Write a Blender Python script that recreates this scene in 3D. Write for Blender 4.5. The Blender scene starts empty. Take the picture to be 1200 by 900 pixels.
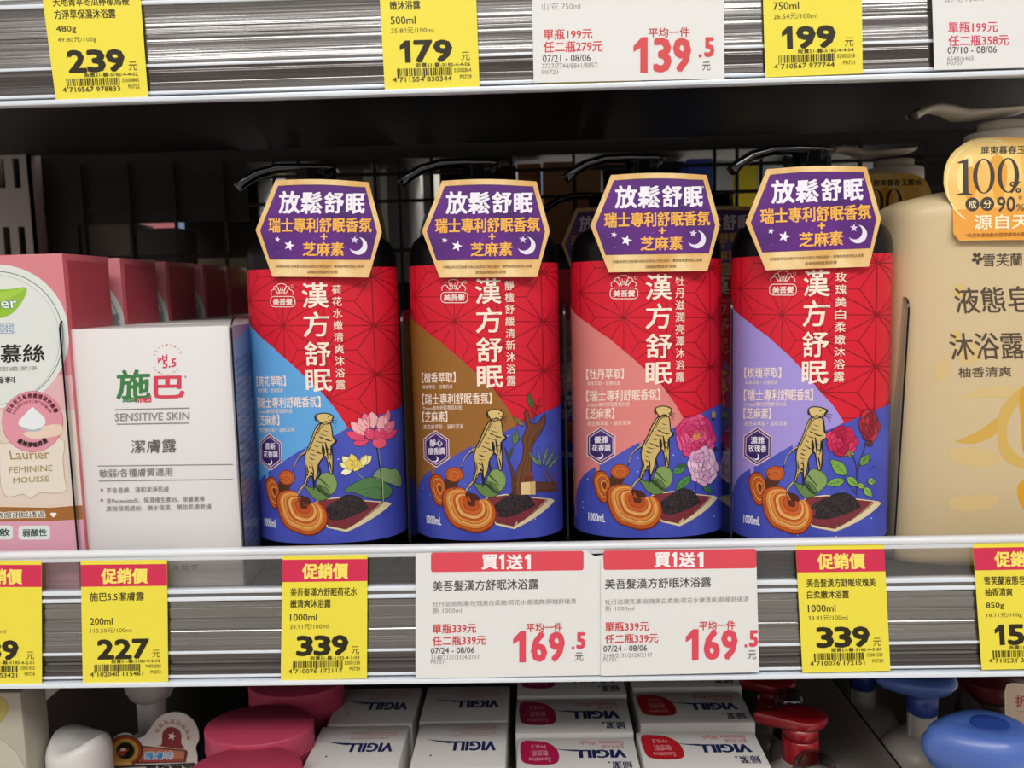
import bpy, bmesh, math, random
from mathutils import Vector, Matrix
from mathutils.geometry import tessellate_polygon
SC = bpy.context.scene
COL = SC.collection
rnd = random.Random(7)
R = math.radians

# ------------------------------------------------------------------ camera
F_PX, PITCH, ROLL, YAW, DIST = 1000.0, 6.3, -1.4, 1.5, 0.48
CAM_Z = 0.1735
CAM = Vector((0.0, -DIST, CAM_Z))
ROT = Matrix.Rotation(R(YAW), 3, 'Z') @ Matrix.Rotation(math.pi/2 - R(PITCH), 3, 'X') @ Matrix.Rotation(R(ROLL), 3, 'Z')
cd = bpy.data.cameras.new('camera'); co = bpy.data.objects.new('camera', cd); COL.objects.link(co)
cd.sensor_width = 36; cd.lens = 36*F_PX/1200; cd.clip_start = 0.01
co.matrix_world = Matrix.Translation(CAM) @ ROT.to_4x4()
cd.dof.use_dof = True; cd.dof.focus_distance = 0.50; cd.dof.aperture_fstop = 11
SC.camera = co

# ------------------------------------------------------------------ exposure
vs = SC.view_settings
vs.view_transform = 'Standard'; vs.look = 'None'; vs.gamma = 1; vs.use_curve_mapping = False
vs.exposure = 0.0

def lin(c):
    c = c.lstrip('#'); o = []
    for i in (0, 2, 4):
        v = int(c[i:i+2], 16)/255
        o.append(v/12.92 if v <= .04045 else ((v+.055)/1.055)**2.4)
    return (o[0], o[1], o[2], 1)

# ------------------------------------------------------------------ world: the shop around the shelf
w = bpy.data.worlds.new('shop'); SC.world = w; w.use_nodes = True
nt = w.node_tree; nt.nodes.clear()
N = lambda t, k: t.nodes.new(k)
wo = N(nt, 'ShaderNodeOutputWorld'); bg = N(nt, 'ShaderNodeBackground')
tc = N(nt, 'ShaderNodeTexCoord'); sp = N(nt, 'ShaderNodeSeparateXYZ')
nz = N(nt, 'ShaderNodeTexVoronoi'); nz.inputs['Scale'].default_value = 24
cr = N(nt, 'ShaderNodeValToRGB'); ramp = N(nt, 'ShaderNodeValToRGB'); mx = N(nt, 'ShaderNodeMixRGB')
sep = N(nt, 'ShaderNodeSeparateColor')
cols = ['#8a8480', '#b8a070', '#70809a', '#a89898', '#a06060', '#d0c8b8', '#6a7a70', '#c8c0c8']
cr.color_ramp.interpolation = 'CONSTANT'
while len(cr.color_ramp.elements) < len(cols): cr.color_ramp.elements.new(.5)
for i, e in enumerate(cr.color_ramp.elements): e.position = i/len(cols); e.color = lin(cols[i])
ramp.color_ramp.elements[0].position = .56; ramp.color_ramp.elements[0].color = (0, 0, 0, 1)
ramp.color_ramp.elements[1].position = .64; ramp.color_ramp.elements[1].color = (1, 1, 1, 1)
mr = N(nt, 'ShaderNodeMapRange'); mr.inputs['From Min'].default_value = -1; mr.inputs['From Max'].default_value = 1
nt.links.new(tc.outputs['Generated'], sp.inputs[0]); nt.links.new(tc.outputs['Generated'], nz.inputs['Vector'])
nt.links.new(nz.outputs['Color'], sep.inputs[0]); nt.links.new(sep.outputs[0], cr.inputs[0])
nt.links.new(sp.outputs['Z'], mr.inputs['Value']); nt.links.new(mr.outputs[0], ramp.inputs[0])
nt.links.new(ramp.outputs[0], mx.inputs[0]); nt.links.new(cr.outputs[0], mx.inputs[1]); mx.inputs[2].default_value = (1, .98, .95, 1)
nt.links.new(mx.outputs[0], bg.inputs[0]); bg.inputs[1].default_value = 1.0
nt.links.new(bg.outputs[0], wo.inputs[0])

# ------------------------------------------------------------------ shop lamp and an added backlight
def area(name, loc, target, sx, sy, power, color=(1, .97, .92)):
    l = bpy.data.lights.new(name, 'AREA'); l.shape = 'RECTANGLE'; l.size = sx; l.size_y = sy; l.energy = power; l.color = color
    o = bpy.data.objects.new(name, l); COL.objects.link(o); o.location = loc
    o.rotation_euler = (Vector(target)-Vector(loc)).to_track_quat('-Z', 'Y').to_euler()
    return o
area('ceiling_lamp', (0.1, -1.8, 1.85), (0, 0, 0.1), 3.0, 0.6, 64, (1, .985, .965))
area('far_backlight', (0.3, 2.6, 1.85), (0.1, .4, 0.1), 3.0, 0.6, 520)  # unseen source added to light the goods behind the wire grid

# ------------------------------------------------------------------ pixel of the photograph -> point in the place
def ray(px, py): return ROT @ Vector(((px-600)/F_PX, -(py-450)/F_PX, -1))
def at(px, py, Y):
    d = ray(px, py); return CAM + d*((Y-CAM.y)/d.y)
def atz(px, py, Z):
    d = ray(px, py); return CAM + d*((Z-CAM.z)/d.z)
def solve(px, py, yf, n=4):
    d = ray(px, py); y = yf(0, 0)
    for _ in range(n):
        p = CAM + d*((y-CAM.y)/d.y); y = yf(p.x, p.z)
    return p

# ------------------------------------------------------------------ materials
MATS = {}
def pmat(name, color, rough=.45, metal=0, spec=.5, coat=0, trans=0, alpha=1, sub=0, bump=None):
    if name in MATS: return MATS[name]
    m = bpy.data.materials.new(name); m.use_nodes = True; b = m.node_tree.nodes['Principled BSDF']
    b.inputs['Base Color'].default_value = lin(color) if isinstance(color, str) else color
    b.inputs['Roughness'].default_value = rough; b.inputs['Metallic'].default_value = metal
    b.inputs['Specular IOR Level'].default_value = spec; b.inputs['Coat Weight'].default_value = coat
    b.inputs['Transmission Weight'].default_value = trans; b.inputs['Alpha'].default_value = alpha
    if sub:
        b.inputs['Subsurface Weight'].default_value = sub; b.inputs['Subsurface Radius'].default_value = (.02, .015, .01); b.inputs['Subsurface Scale'].default_value = 1
    if bump:
        sc, st = bump; t = m.node_tree
        c = N(t, 'ShaderNodeTexCoord'); mp = N(t, 'ShaderNodeMapping'); mp.inputs['Scale'].default_value = sc
        n = N(t, 'ShaderNodeTexNoise'); n.inputs['Scale'].default_value = 1; n.inputs['Detail'].default_value = 4
        bp = N(t, 'ShaderNodeBump'); bp.inputs['Strength'].default_value = st; bp.inputs['Distance'].default_value = .002
        t.links.new(c.outputs['Object'], mp.inputs[0]); t.links.new(mp.outputs[0], n.inputs['Vector'])
        t.links.new(n.outputs[0], bp.inputs['Height']); t.links.new(bp.outputs[0], b.inputs['Normal'])
    MATS[name] = m; return m
def ink(c, rough=.42): return pmat('ink_'+c.lstrip('#')+('' if rough == .42 else '_%d' % (rough*100)), c, rough, spec=.35)
def noisy(name, c1, c2, scale, rough=.42, detail=3, lo=.35, hi=.65):
    if name in MATS: return MATS[name]
    m = pmat(name, c1, rough, spec=.35); t = m.node_tree
    c = N(t, 'ShaderNodeTexCoord'); mp = N(t, 'ShaderNodeMapping'); mp.inputs['Scale'].default_value = scale
    n = N(t, 'ShaderNodeTexNoise'); n.inputs['Scale'].default_value = 1; n.inputs['Detail'].default_value = detail
    r = N(t, 'ShaderNodeValToRGB'); r.color_ramp.elements[0].position = lo; r.color_ramp.elements[1].position = hi
    r.color_ramp.elements[0].color = lin(c1); r.color_ramp.elements[1].color = lin(c2)
    t.links.new(c.outputs['Object'], mp.inputs[0]); t.links.new(mp.outputs[0], n.inputs['Vector']); t.links.new(n.outputs[0], r.inputs[0])
    t.links.new(r.outputs[0], t.nodes['Principled BSDF'].inputs['Base Color']); return m
def clear(name, tint, gloss, rough=.08, bump=None, rise=.45):
    if name in MATS: return MATS[name]
    m = bpy.data.materials.new(name); m.use_nodes = True; t = m.node_tree; t.nodes.clear()
    o = N(t, 'ShaderNodeOutputMaterial'); mix = N(t, 'ShaderNodeMixShader'); tr = N(t, 'ShaderNodeBsdfTransparent'); g = N(t, 'ShaderNodeBsdfGlossy')
    tr.inputs[0].default_value = lin(tint); g.inputs['Roughness'].default_value = rough; g.inputs[0].default_value = (.9, .92, .95, 1)
    lw = N(t, 'ShaderNodeLayerWeight'); lw.inputs[0].default_value = .25
    mr = N(t, 'ShaderNodeMapRange'); mr.inputs['To Min'].default_value = gloss; mr.inputs['To Max'].default_value = min(1, gloss+rise)
    t.links.new(lw.outputs['Fresnel'], mr.inputs[0]); t.links.new(mr.outputs[0], mix.inputs[0])
    t.links.new(tr.outputs[0], mix.inputs[1]); t.links.new(g.outputs[0], mix.inputs[2]); t.links.new(mix.outputs[0], o.inputs[0])
    if bump:
        sc, st = bump
        c = N(t, 'ShaderNodeTexCoord'); mp = N(t, 'ShaderNodeMapping'); mp.inputs['Scale'].default_value = sc
        n = N(t, 'ShaderNodeTexNoise'); n.inputs['Scale'].default_value = 1; n.inputs['Detail'].default_value = 4
        bp = N(t, 'ShaderNodeBump'); bp.inputs['Strength'].default_value = st; bp.inputs['Distance'].default_value = .002
        t.links.new(c.outputs['Object'], mp.inputs[0]); t.links.new(mp.outputs[0], n.inputs['Vector'])
        t.links.new(n.outputs[0], bp.inputs['Height']); t.links.new(bp.outputs[0], g.inputs['Normal'])
    MATS[name] = m; return m

# ------------------------------------------------------------------ objects
def link(name, me, parent=None, loc=None, rot=None):
    o = bpy.data.objects.new(name, me); COL.objects.link(o)
    if parent: o.parent = parent
    if loc is not None: o.location = loc
    if rot is not None: o.rotation_euler = rot
    return o
def tag(o, label=None, cat=None, group=None, kind=None):
    if label: o['label'] = label
    if cat: o['category'] = cat
    if group: o['group'] = group
    if kind: o['kind'] = kind
    return o
def thing(name, label, cat, loc=(0, 0, 0), group=None, rot=None):
    return tag(link(name, None, None, loc, rot), label, cat, group)
def finish(bm, name, mats, parent=None, loc=None, rot=None, smooth=35):
    if smooth:
        for f in bm.faces: f.smooth = True
        for e in bm.edges:
            if len(e.link_faces) == 2 and e.calc_face_angle(0) > R(smooth): e.smooth = False
    me = bpy.data.meshes.new(name); bm.to_mesh(me); bm.free()
    for m in (mats if isinstance(mats, (list, tuple)) else [mats]): me.materials.append(m)
    return link(name, me, parent, loc, rot)
def box(bm, x0, x1, y0, y1, z0, z1, bev=0, mi=0, seg=2):
    vs_ = [bm.verts.new(c) for c in ((x0,y0,z0),(x1,y0,z0),(x1,y1,z0),(x0,y1,z0),(x0,y0,z1),(x1,y0,z1),(x1,y1,z1),(x0,y1,z1))]
    fs = [bm.faces.new([vs_[i] for i in q]) for q in ((3,2,1,0),(4,5,6,7),(0,1,5,4),(1,2,6,5),(2,3,7,6),(3,0,4,7))]
    for f in fs: f.material_index = mi
    if bev:
        es = list({e for f in fs for e in f.edges})
        bmesh.ops.bevel(bm, geom=es, offset=bev, segments=seg, affect='EDGES', profile=.5)
    return fs
def spw(v, p): return math.copysign(abs(v)**p, v)
def loft(bm, rings, n=48, capb=True, capt=True, mi=0):
    """rings: (z, a, b, exponent, cx, cy)"""
    prev = None; first = None
    for rg in rings:
        z, a, b = rg[:3]; ex = rg[3] if len(rg) > 3 else 2; cx = rg[4] if len(rg) > 4 else 0; cy = rg[5] if len(rg) > 5 else 0
        ring = [bm.verts.new((cx+a*spw(math.cos(2*math.pi*i/n), 2/ex), cy+b*spw(math.sin(2*math.pi*i/n), 2/ex), z)) for i in range(n)]
        if prev:
            for i in range(n):
                f = bm.faces.new((prev[i], prev[(i+1) % n], ring[(i+1) % n], ring[i])); f.material_index = mi
        else: first = ring
        prev = ring
    if capb: bm.faces.new(first[::-1]).material_index = mi
    if capt: bm.faces.new(prev).material_index = mi
def sweep(bm, pts, sizes, n=16, ex=2.6, up=Vector((0, 0, 1)), mi=0):
    """tube along pts; sizes = (half width, half height) per point"""
    pts = [Vector(p) for p in pts]; prev = None
    for i, p in enumerate(pts):
        t = (pts[min(i+1, len(pts)-1)]-pts[max(i-1, 0)]).normalized()
        s = t.cross(up).normalized(); u = s.cross(t)
        a, b = sizes[i] if isinstance(sizes[i], tuple) else (sizes[i], sizes[i])
        ring = [bm.verts.new(p + s*a*spw(math.cos(2*math.pi*k/n), 2/ex) + u*b*spw(math.sin(2*math.pi*k/n), 2/ex)) for k in range(n)]
        if prev:
            for k in range(n): bm.faces.new((prev[k], prev[(k+1) % n], ring[(k+1) % n], ring[k])).material_index = mi
        else: bm.faces.new(ring[::-1]).material_index = mi
        prev = ring
    bm.faces.new(prev).material_index = mi
def copy_tree(o, parent=None):
    c = o.copy(); COL.objects.link(c)
    if parent: c.parent = parent
    for ch in [x for x in list(o.children)]: copy_tree(ch, c)
    return c
def sm(pts, n=5, closed=True):
    """smooth curve through points"""
    out = []; L = len(pts)
    g = (lambda i: pts[i % L]) if closed else (lambda i: pts[max(0, min(L-1, i))])
    for i in range(L if closed else L-1):
        p0, p1, p2, p3 = g(i-1), g(i), g(i+1), g(i+2)
        for k in range(n):
            t = k/n
            out.append(tuple(.5*(2*p1[j]+(p2[j]-p0[j])*t+(2*p0[j]-5*p1[j]+4*p2[j]-p3[j])*t*t+(3*p1[j]-p0[j]-3*p2[j]+p3[j])*t**3) for j in (0, 1)))
    if not closed: out.append(tuple(pts[-1]))
    return out

# ------------------------------------------------------------------ lettering
GLY = {}
def glyph(s):
    if s not in GLY:
        c = bpy.data.curves.new('lettering', 'FONT'); c.body = s; c.size = 1; c.resolution_u = 2
        o = bpy.data.objects.new('lettering', c); m = bpy.data.meshes.new_from_object(o)
        v = [(p.co.x, p.co.y) for p in m.vertices]; f = [tuple(p.vertices) for p in m.polygons]
        bpy.data.meshes.remove(m); bpy.data.objects.remove(o); bpy.data.curves.remove(c)
        xs = [p[0] for p in v] or [0, 1]; ys = [p[1] for p in v] or [0, 1]
        GLY[s] = (v, f, min(xs), max(xs), min(ys), max(ys))
    return GLY[s]

class Art:
    """printed artwork: flat inked shapes drawn in the order they are added, then laid on a surface"""
    def __init__(s, pre): s.pre = pre; s.V = []; s.F = []; s.M = []; s.mats = []; s.k = 0
    def mi(s, m):
        if isinstance(m, str): m = ink(m)
        if m not in s.mats: s.mats.append(m)
        return s.mats.index(m)
    def add(s, pts, faces, mat):
        s.k += 1; b = len(s.V); mi = s.mi(mat); pre = s.pre
        for x, y in pts: U, V = pre(x, y); s.V.append((U, V, s.k))
        for f in faces: s.F.append([b+i for i in f]); s.M.append(mi)
    def poly(s, pts, mat, holes=()):
        loops = [list(pts)]+[list(h) for h in holes]
        tri = tessellate_polygon([[Vector((x, y, 0)) for x, y in l] for l in loops])
        s.add([p for l in loops for p in l], tri, mat)
    def blob(s, pts, mat, n=5): s.poly(sm(pts, n), mat)
    def ell(s, cx, cy, rx, ry, mat, rot=0, n=24, a0=0, a1=360):
        c, d = math.cos(R(rot)), math.sin(R(rot)); p = []
        for i in range(n + (a1-a0 != 360)):
            a = R(a0+(a1-a0)*i/n); x, y = rx*math.cos(a), ry*math.sin(a); p.append((cx+x*c-y*d, cy+x*d+y*c))
        s.add([(cx, cy)]+p, [(0, i+1, (i+1) % n+1) for i in range(n)] if a1-a0 == 360 else [(0, i+1, i+2) for i in range(n)], mat)
    def line(s, pts, wd, mat, closed=False):
        P = [Vector(p) for p in pts]; L = len(P); v = []; f = []
        if L < 2: return
        for i in range(L):
            a = P[(i-1) % L] if closed else P[max(0, i-1)]; b = P[(i+1) % L] if closed else P[min(L-1, i+1)]
            t = b-a
            t = t.normalized() if t.length > 1e-9 else Vector((1, 0))
            ww = wd[min(i, len(wd)-1)] if isinstance(wd, (list, tuple)) else wd
            nrm = Vector((-t.y, t.x))*ww/2; v += [tuple(P[i]+nrm), tuple(P[i]-nrm)]
        for i in range(L if closed else L-1):
            j = (i+1) % L; f += [(2*i, 2*j, 2*j+1), (2*i, 2*j+1, 2*i+1)]
        s.add(v, f, mat)
    def arc(s, cx, cy, r, a0, a1, wd, mat, n=14, ry=None):
        s.line([(cx+r*math.cos(R(a0+(a1-a0)*i/n)), cy+(ry or r)*math.sin(R(a0+(a1-a0)*i/n))) for i in range(n+1)], wd, mat)
    def star(s, cx, cy, r, mat, rot=-90, n=5, q=.42):
        s.poly([(cx+(r if i % 2 == 0 else r*q)*math.cos(R(rot+180/n*i)), cy+(r if i % 2 == 0 else r*q)*math.sin(R(rot+180/n*i))) for i in range(2*n)], mat)
    def moon(s, cx, cy, r, mat, rot=40, cut=.80, off=.38):
        o = [(cx+r*math.cos(R(rot+a)), cy+r*math.sin(R(rot+a))) for a in range(-125, 126, 10)]
        qx, qy = cx-r*off*math.cos(R(rot)), cy-r*off*math.sin(R(rot)); e0 = o[0]; e1 = o[-1]
        r2 = math.dist((qx, qy), e0); a0 = math.degrees(math.atan2(e0[1]-qy, e0[0]-qx))-rot; a0 = (a0+180) % 360-180
        i_ = [(qx+r2*math.cos(R(rot+a0+(-2*a0)*k/20)), qy+r2*math.sin(R(rot+a0+(-2*a0)*k/20))) for k in range(20, -1, -1)]
        s.poly(o+i_[1:-1], mat)
    def rrect(s, x0, y0, x1, y1, r, mat, sl=0):
        s.poly([(x, y+sl*(x-(x0+x1)/2)) for x, y in rr(x0, y0, x1, y1, r)], mat)
    def text(s, t, x0, y0, x1, y1, mat, bold=0, sl=-.022, rot=0, shear=0):
        v, f, a, b, c, d = glyph(t); kx = (x1-x0)/max(b-a, 1e-6); ky = (y1-y0)/max(d-c, 1e-6); cx, cy = (x0+x1)/2, (y0+y1)/2
        pts = []
        for x, y in v:
            X = x0+(x-a)*kx+shear*(y-(c+d)/2)*ky; Y = y1-(y-c)*ky; pts.append((X, Y+sl*(X-cx)))
        if rot:
            q, e = math.cos(R(rot)), math.sin(R(rot)); pts = [(cx+(x-cx)*q-(y-cy)*e, cy+(x-cx)*e+(y-cy)*q) for x, y in pts]
        if bold:
            P = []; Fs = []; n = len(pts)
            offs = [(bold*math.cos(R(45+90*k)), bold*math.sin(R(45+90*k))) for k in range(4)]+[(bold, 0), (-bold, 0)]
            for ox, oy in offs: s.add([(x+ox, y+oy) for x, y in pts], f, mat)
        else: s.add(pts, f, mat)
    def col(s, t, x0, y0, x1, y1, mat, bold=0, gap=.08, sl=-.022):
        n = len(t); h = (y1-y0)/n
        for i, ch in enumerate(t): s.text(ch, x0, y0+h*(i+gap/2), x1, y0+h*(i+1-gap/2), mat, bold, sl)
    def ring(s, t, cx, cy, r, a0, a1, h, wd, mat, bold=0, inward=False):
        n = len(t)
        for i, ch in enumerate(t):
            if ch == ' ': continue
            a = a0+(a1-a0)*(i+.5)/n; x, y = cx+r*math.cos(R(a)), cy+r*math.sin(R(a))
            s.text(ch, x-wd/2, y-h/2, x+wd/2, y+h/2, mat, bold, 0, rot=a+90 if not inward else a-90)
    def build(s, name, post, parent=None, step=None, clip=None, dz=1e-5, smooth=True, solid=None):
        bm = bmesh.new(); vs_ = [bm.verts.new(v) for v in s.V]
        for f, m in zip(s.F, s.M):
            try: q = bm.faces.new([vs_[i] for i in f]); q.material_index = m
            except ValueError: pass
        def cut(co_, no, **k): bmesh.ops.bisect_plane(bm, geom=bm.verts[:]+bm.edges[:]+bm.faces[:], plane_co=co_, plane_no=no, dist=1e-7, **k)
        if clip:
            for i in range(2):
                if clip[i] is not None:
                    p = [0, 0, 0]; n_ = [0, 0, 0]; p[i] = clip[i][0]; n_[i] = 1; cut(p, n_, clear_inner=True)
                    p[i] = clip[i][1]; cut(p, n_, clear_outer=True)
        if step:
            lo = min(v.co.x for v in bm.verts); hi = max(v.co.x for v in bm.verts); x = math.ceil(lo/step)*step
            while x < hi: cut((x, 0, 0), (1, 0, 0)); x += step
        for v in bm.verts: v.co = post(v.co.x, v.co.y, v.co.z*dz)
        for f in bm.faces: f.smooth = smooth
        if solid: solid(bm, s)
        bm.normal_update()
        me = bpy.data.meshes.new(name); bm.to_mesh(me); bm.free()
        for m in s.mats: me.materials.append(m)
        return link(name, me, parent)
def rr(x0, y0, x1, y1, r, n=5):
    p = []
    for cx, cy, a in ((x1-r, y0+r, -90), (x1-r, y1-r, 0), (x0+r, y1-r, 90), (x0+r, y0+r, 180)):
        p += [(cx+r*math.cos(R(a+90*i/n)), cy+r*math.sin(R(a+90*i/n))) for i in range(n+1)]
    return p

# ================================================================== the shop floor and ceiling, the shelving
for nm_, z0_, z1_, c_ in (('floor', -1.06, -1.0, '#a8a49c'), ('ceiling', 2.0, 2.06, '#c8c6c2')):
    bm = bmesh.new(); box(bm, -3, 3, -3, 3.4, z0_, z1_); tag(finish(bm, nm_, pmat('shop_'+nm_, c_, .35 if nm_ == 'floor' else .8), smooth=0), kind='structure')
zf = lambda y, x=120: at(x, y, 0).z
DZ = zf(122, 0) - zf(802, 0)                       # from one shelf to the next
Z_LIP1, Z_LIP0 = zf(644.5), zf(656)                  # bright bead on top of the price rail
Z_R1, Z_R2, Z_R3, Z_B1, Z_B0 = zf(694), zf(703), zf(766), zf(793.5), zf(801.5)
XL, XR, DEPTH = -0.62, 0.62, 0.36
steel = pmat('dark_steel', '#16161a', .55, spec=.4)
rail_grey = pmat('rail_grey', '#8c8a88', .2, metal=.85, coat=.4, bump=((1.5, 5, 300), .32))
rail_dark = pmat('rail_dark', '#6a6664', .2, metal=.85, coat=.4, bump=((1.5, 5, 300), .32))
bead = pmat('bead_plastic', '#dbe2ea', .22, coat=.6, spec=.6)
lipmat = pmat('lip_plastic', '#f2f7fc', .2, coat=.6, spec=.6, alpha=.66)
window = clear('rail_window', '#f4f2f1', .10, .18, ((1.2, 5, 420), .4))

def ribs(bm, z0, z1, n, mi):
    """front of the rail: fine horizontal ribs of uneven tilt, like extruded plastic"""
    zz = sorted([z0, z1]+[rnd.uniform(z0, z1) for _ in range(n-1)]); pr = [(.0045, z0)]
    for a, b in zip(zz, zz[1:]):
        g = rnd.gauss(0, .22)*(b-a); pr += [(.0004-g/2, a), (.0004+g/2, b)]
    pr.append((.0045, z1)); A = [bm.verts.new((XL, y, z)) for y, z in pr]; B = [bm.verts.new((XR, y, z)) for y, z in pr]
    for i in range(len(pr)-1): bm.faces.new((A[i], B[i], B[i+1], A[i+1])).material_index = mi
    bm.faces.new((A[-1], B[-1], B[0], A[0])).material_index = mi; bm.faces.new(A).material_index = mi; bm.faces.new(B[::-1]).material_index = mi
def shelf(label, dz, loc_z):
    t = thing('shelf', label, 'shelf', (0, 0, loc_z))
    z = lambda v: v
    bm = bmesh.new()
    box(bm, XL, XR, .006, DEPTH, -.022, -.001, .0015)
    box(bm, XL, XR, .006, .012, -.04, -.022, .001)
    finish(bm, 'board', steel, t)
    bm = bmesh.new()
    box(bm, XL, XR, .0, .0045, Z_R2, Z_R1-.0006, 0, 0)
    ribs(bm, Z_R3+.0008, Z_R2-.0006, 34, 0)
    ribs(bm, Z_B1+.0006, Z_R3-.0006, 16, 1)
    finish(bm, 'price_rail', [rail_grey, rail_dark], t, smooth=0)
    bm = bmesh.new()
    for zc, h, dep in ((Z_R1, .0016, .003), (Z_R2, .0014, .003), (Z_R3, .0011, .0022), (Z_B1, .0011, .0022)):
        box(bm, XL, XR, -dep+.002, .0046, zc-h, zc+h*.6, .0005)
    box(bm, XL, XR, -.003, .0046, Z_B0-.0012, Z_B0+.0016, .0008)
    finish(bm, 'rail_ridges', bead, t)
    bm = bmesh.new(); box(bm, XL, XR, .0008, .0032, Z_R1, Z_LIP0+.0008); finish(bm, 'clear_window', window, t, smooth=0)
    bm = bmesh.new()
    box(bm, XL, XR, -.003, .0036, Z_LIP0+.0018, Z_LIP1, .0018, seg=3)
    box(bm, XL, XR, -.0015, .0036, Z_LIP0-.001, Z_LIP0+.0022, .0008)
    finish(bm, 'lip', lipmat, t)
    return t
shelf('middle black shelf with clear price rail, holding the body wash bottles and boxes', 0, 0)
shelf('upper black shelf above the bottles, its price rail along the top of the view', DZ, DZ)
bm = bmesh.new(); box(bm, XL, XR, .006, DEPTH, -.022, -.001, .0015)
t = thing('shelf', 'lowest black shelf under the pump bottles and white cartons', 'shelf', (0, 0, -DZ)); finish(bm, 'board', steel, t)

# back of the unit: a solid panel on the left, wire grid over the rest, slotted posts
YB = DEPTH + .012
bm = bmesh.new(); xe = at(292, 280, YB).x; zp = at(150, 262, YB).z
box(bm, XL, xe, YB, YB+.004, zp, DZ-.022); box(bm, XL, at(92, 280, YB).x, YB, YB+.004, at(600, 340, YB).z, zp); box(bm, xe, XR, YB, YB+.004, at(600, 182, YB).z, DZ-.022)
tag(finish(bm, 'wall_back', pmat('back_panel', '#141312', .6), smooth=0), kind='structure')
bm = bmesh.new(); box(bm, XL, XR, YB, YB+.004, -DZ, -.022); box(bm, XL, XR, YB, YB+.004, -.02, at(600, 330, YB).z)
tag(finish(bm, 'wall_back', pmat('back_panel', '#141312', .6), smooth=0), kind='structure')
t = thing('wire_grid', 'black wire grid closing the back of the middle shelf', 'grid')
bm = bmesh.new()
for px in (100, 155, 208, 265, 325, 354, 383, 442, 470, 508, 600, 673, 742, 836, 862, 890, 918, 1005, 1080):
    x = at(px, 250, YB).x; box(bm, x-.0014, x+.0014, YB-.006, YB-.003, -.02, DZ-.03)
finish(bm, 'upright_wires', steel, t, smooth=0)
bm = bmesh.new()
for py in (200, 232, 290, 330):
    z = at(600, py, YB).z; box(bm, XL, XR, YB-.003, YB, z-.0016, z+.0016)
finish(bm, 'cross_wires', steel, t, smooth=0)
def post(label, px0, px1, py, slots):
    """slotted upright standing at the back; the slots are real holes"""
    Y = YB-.022; x0, x1 = at(px0, py, Y).x, at(px1, py, Y).x; wd = x1-x0
    xs = [x0, x0+.24*wd, x0+.40*wd, x0+.60*wd, x0+.76*wd, x1]
    bm = bmesh.new(); z0, z1 = slots[0]-.06, slots[-1]+.09; sh = .028
    for i in (0, 2, 4): box(bm, xs[i], xs[i+1], Y, Y+.003, z0, z1)
    for i in (1, 3):
        z = z0
        for s_ in slots: box(bm, xs[i], xs[i+1], Y, Y+.003, z, s_); z = s_+sh
        box(bm, xs[i], xs[i+1], Y, Y+.003, z, z1)
    box(bm, x0, x0+.003, Y, Y+.02, z0, z1); box(bm, x1-.003, x1, Y, Y+.02, z0, z1)
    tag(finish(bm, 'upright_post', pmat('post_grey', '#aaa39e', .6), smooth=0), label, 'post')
zs = at(20, 300, YB-.02).z
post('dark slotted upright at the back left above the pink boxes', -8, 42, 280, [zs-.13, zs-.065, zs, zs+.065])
zs = at(70, 856, YB-.02).z
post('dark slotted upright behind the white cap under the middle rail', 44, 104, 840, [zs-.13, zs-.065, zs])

# clear dividers between the columns
acryl = clear('clear_acrylic', '#e6e8ea', .015, .05, None, .10)
edge = pmat('acrylic_edge', '#121214', .25, spec=.3)
def divider(label, Xf, z1, Yf=.008, Y1=.345, z0=0, th=.0012, r=.008, m=acryl, slant=0):
    bm = bmesh.new()
    pr = [(Yf, z0), (Y1, z0), (Y1, z1)]+[(Yf+r-r*math.sin(R(a)), z1-r+r*math.cos(R(a))) for a in range(0, 91, 15)]
    A = [bm.verts.new((-th/2, y, z)) for y, z in pr]; B = [bm.verts.new((th/2, y, z)) for y, z in pr]
    bm.faces.new(A); bm.faces.new(B[::-1]); n = len(pr)
    for i in range(n): bm.faces.new((A[i], B[i], B[(i+1) % n], A[(i+1) % n])).material_index = 1
    for v in bm.verts: v.co.x += (v.co.z-z1)*slant
    tag(finish(bm, 'shelf_divider', [m, edge], None, (Xf, 0, 0), smooth=0), label, 'divider', 'clear dividers')
zt = lambda px, py: at(px, py, .008)
for px, py, sl, lb in ((69, 372, 0, 'clear divider between the pink boxes and the white boxes'),
                       (270, 372, 0, 'clear divider between the white boxes and the blue labelled bottle'),
                       (470, 364, 0, 'clear divider between the blue and the brown labelled bottles'),
                       (661, 356, 0, 'clear divider between the brown and the salmon labelled bottles'),
                       (858, 349, 0, 'clear divider between the salmon and the lavender labelled bottles'),
                       (1066, 348, .035, 'clear divider in front of the beige bottle, its dark front edge showing')):
    yf = .030 if px > 1000 else .008; p = at(px, py, yf); divider(lb, p.x, p.z, yf, slant=sl)
smoke = pmat('smoky_acrylic', '#8c817a', .3, alpha=.9)
for px, py, lb in ((0, 868, 'low clear divider beside the pale carton at bottom left'), (1055, 899, 'smoky divider between the red pump and the blue pumps'),
                   (1184, 857, 'smoky divider right of the blue pumps')):
    p = atz(px, py, -.145); divider(lb, p.x, -.145, .01, .345, -DZ, .0016, .004, smoke)

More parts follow.
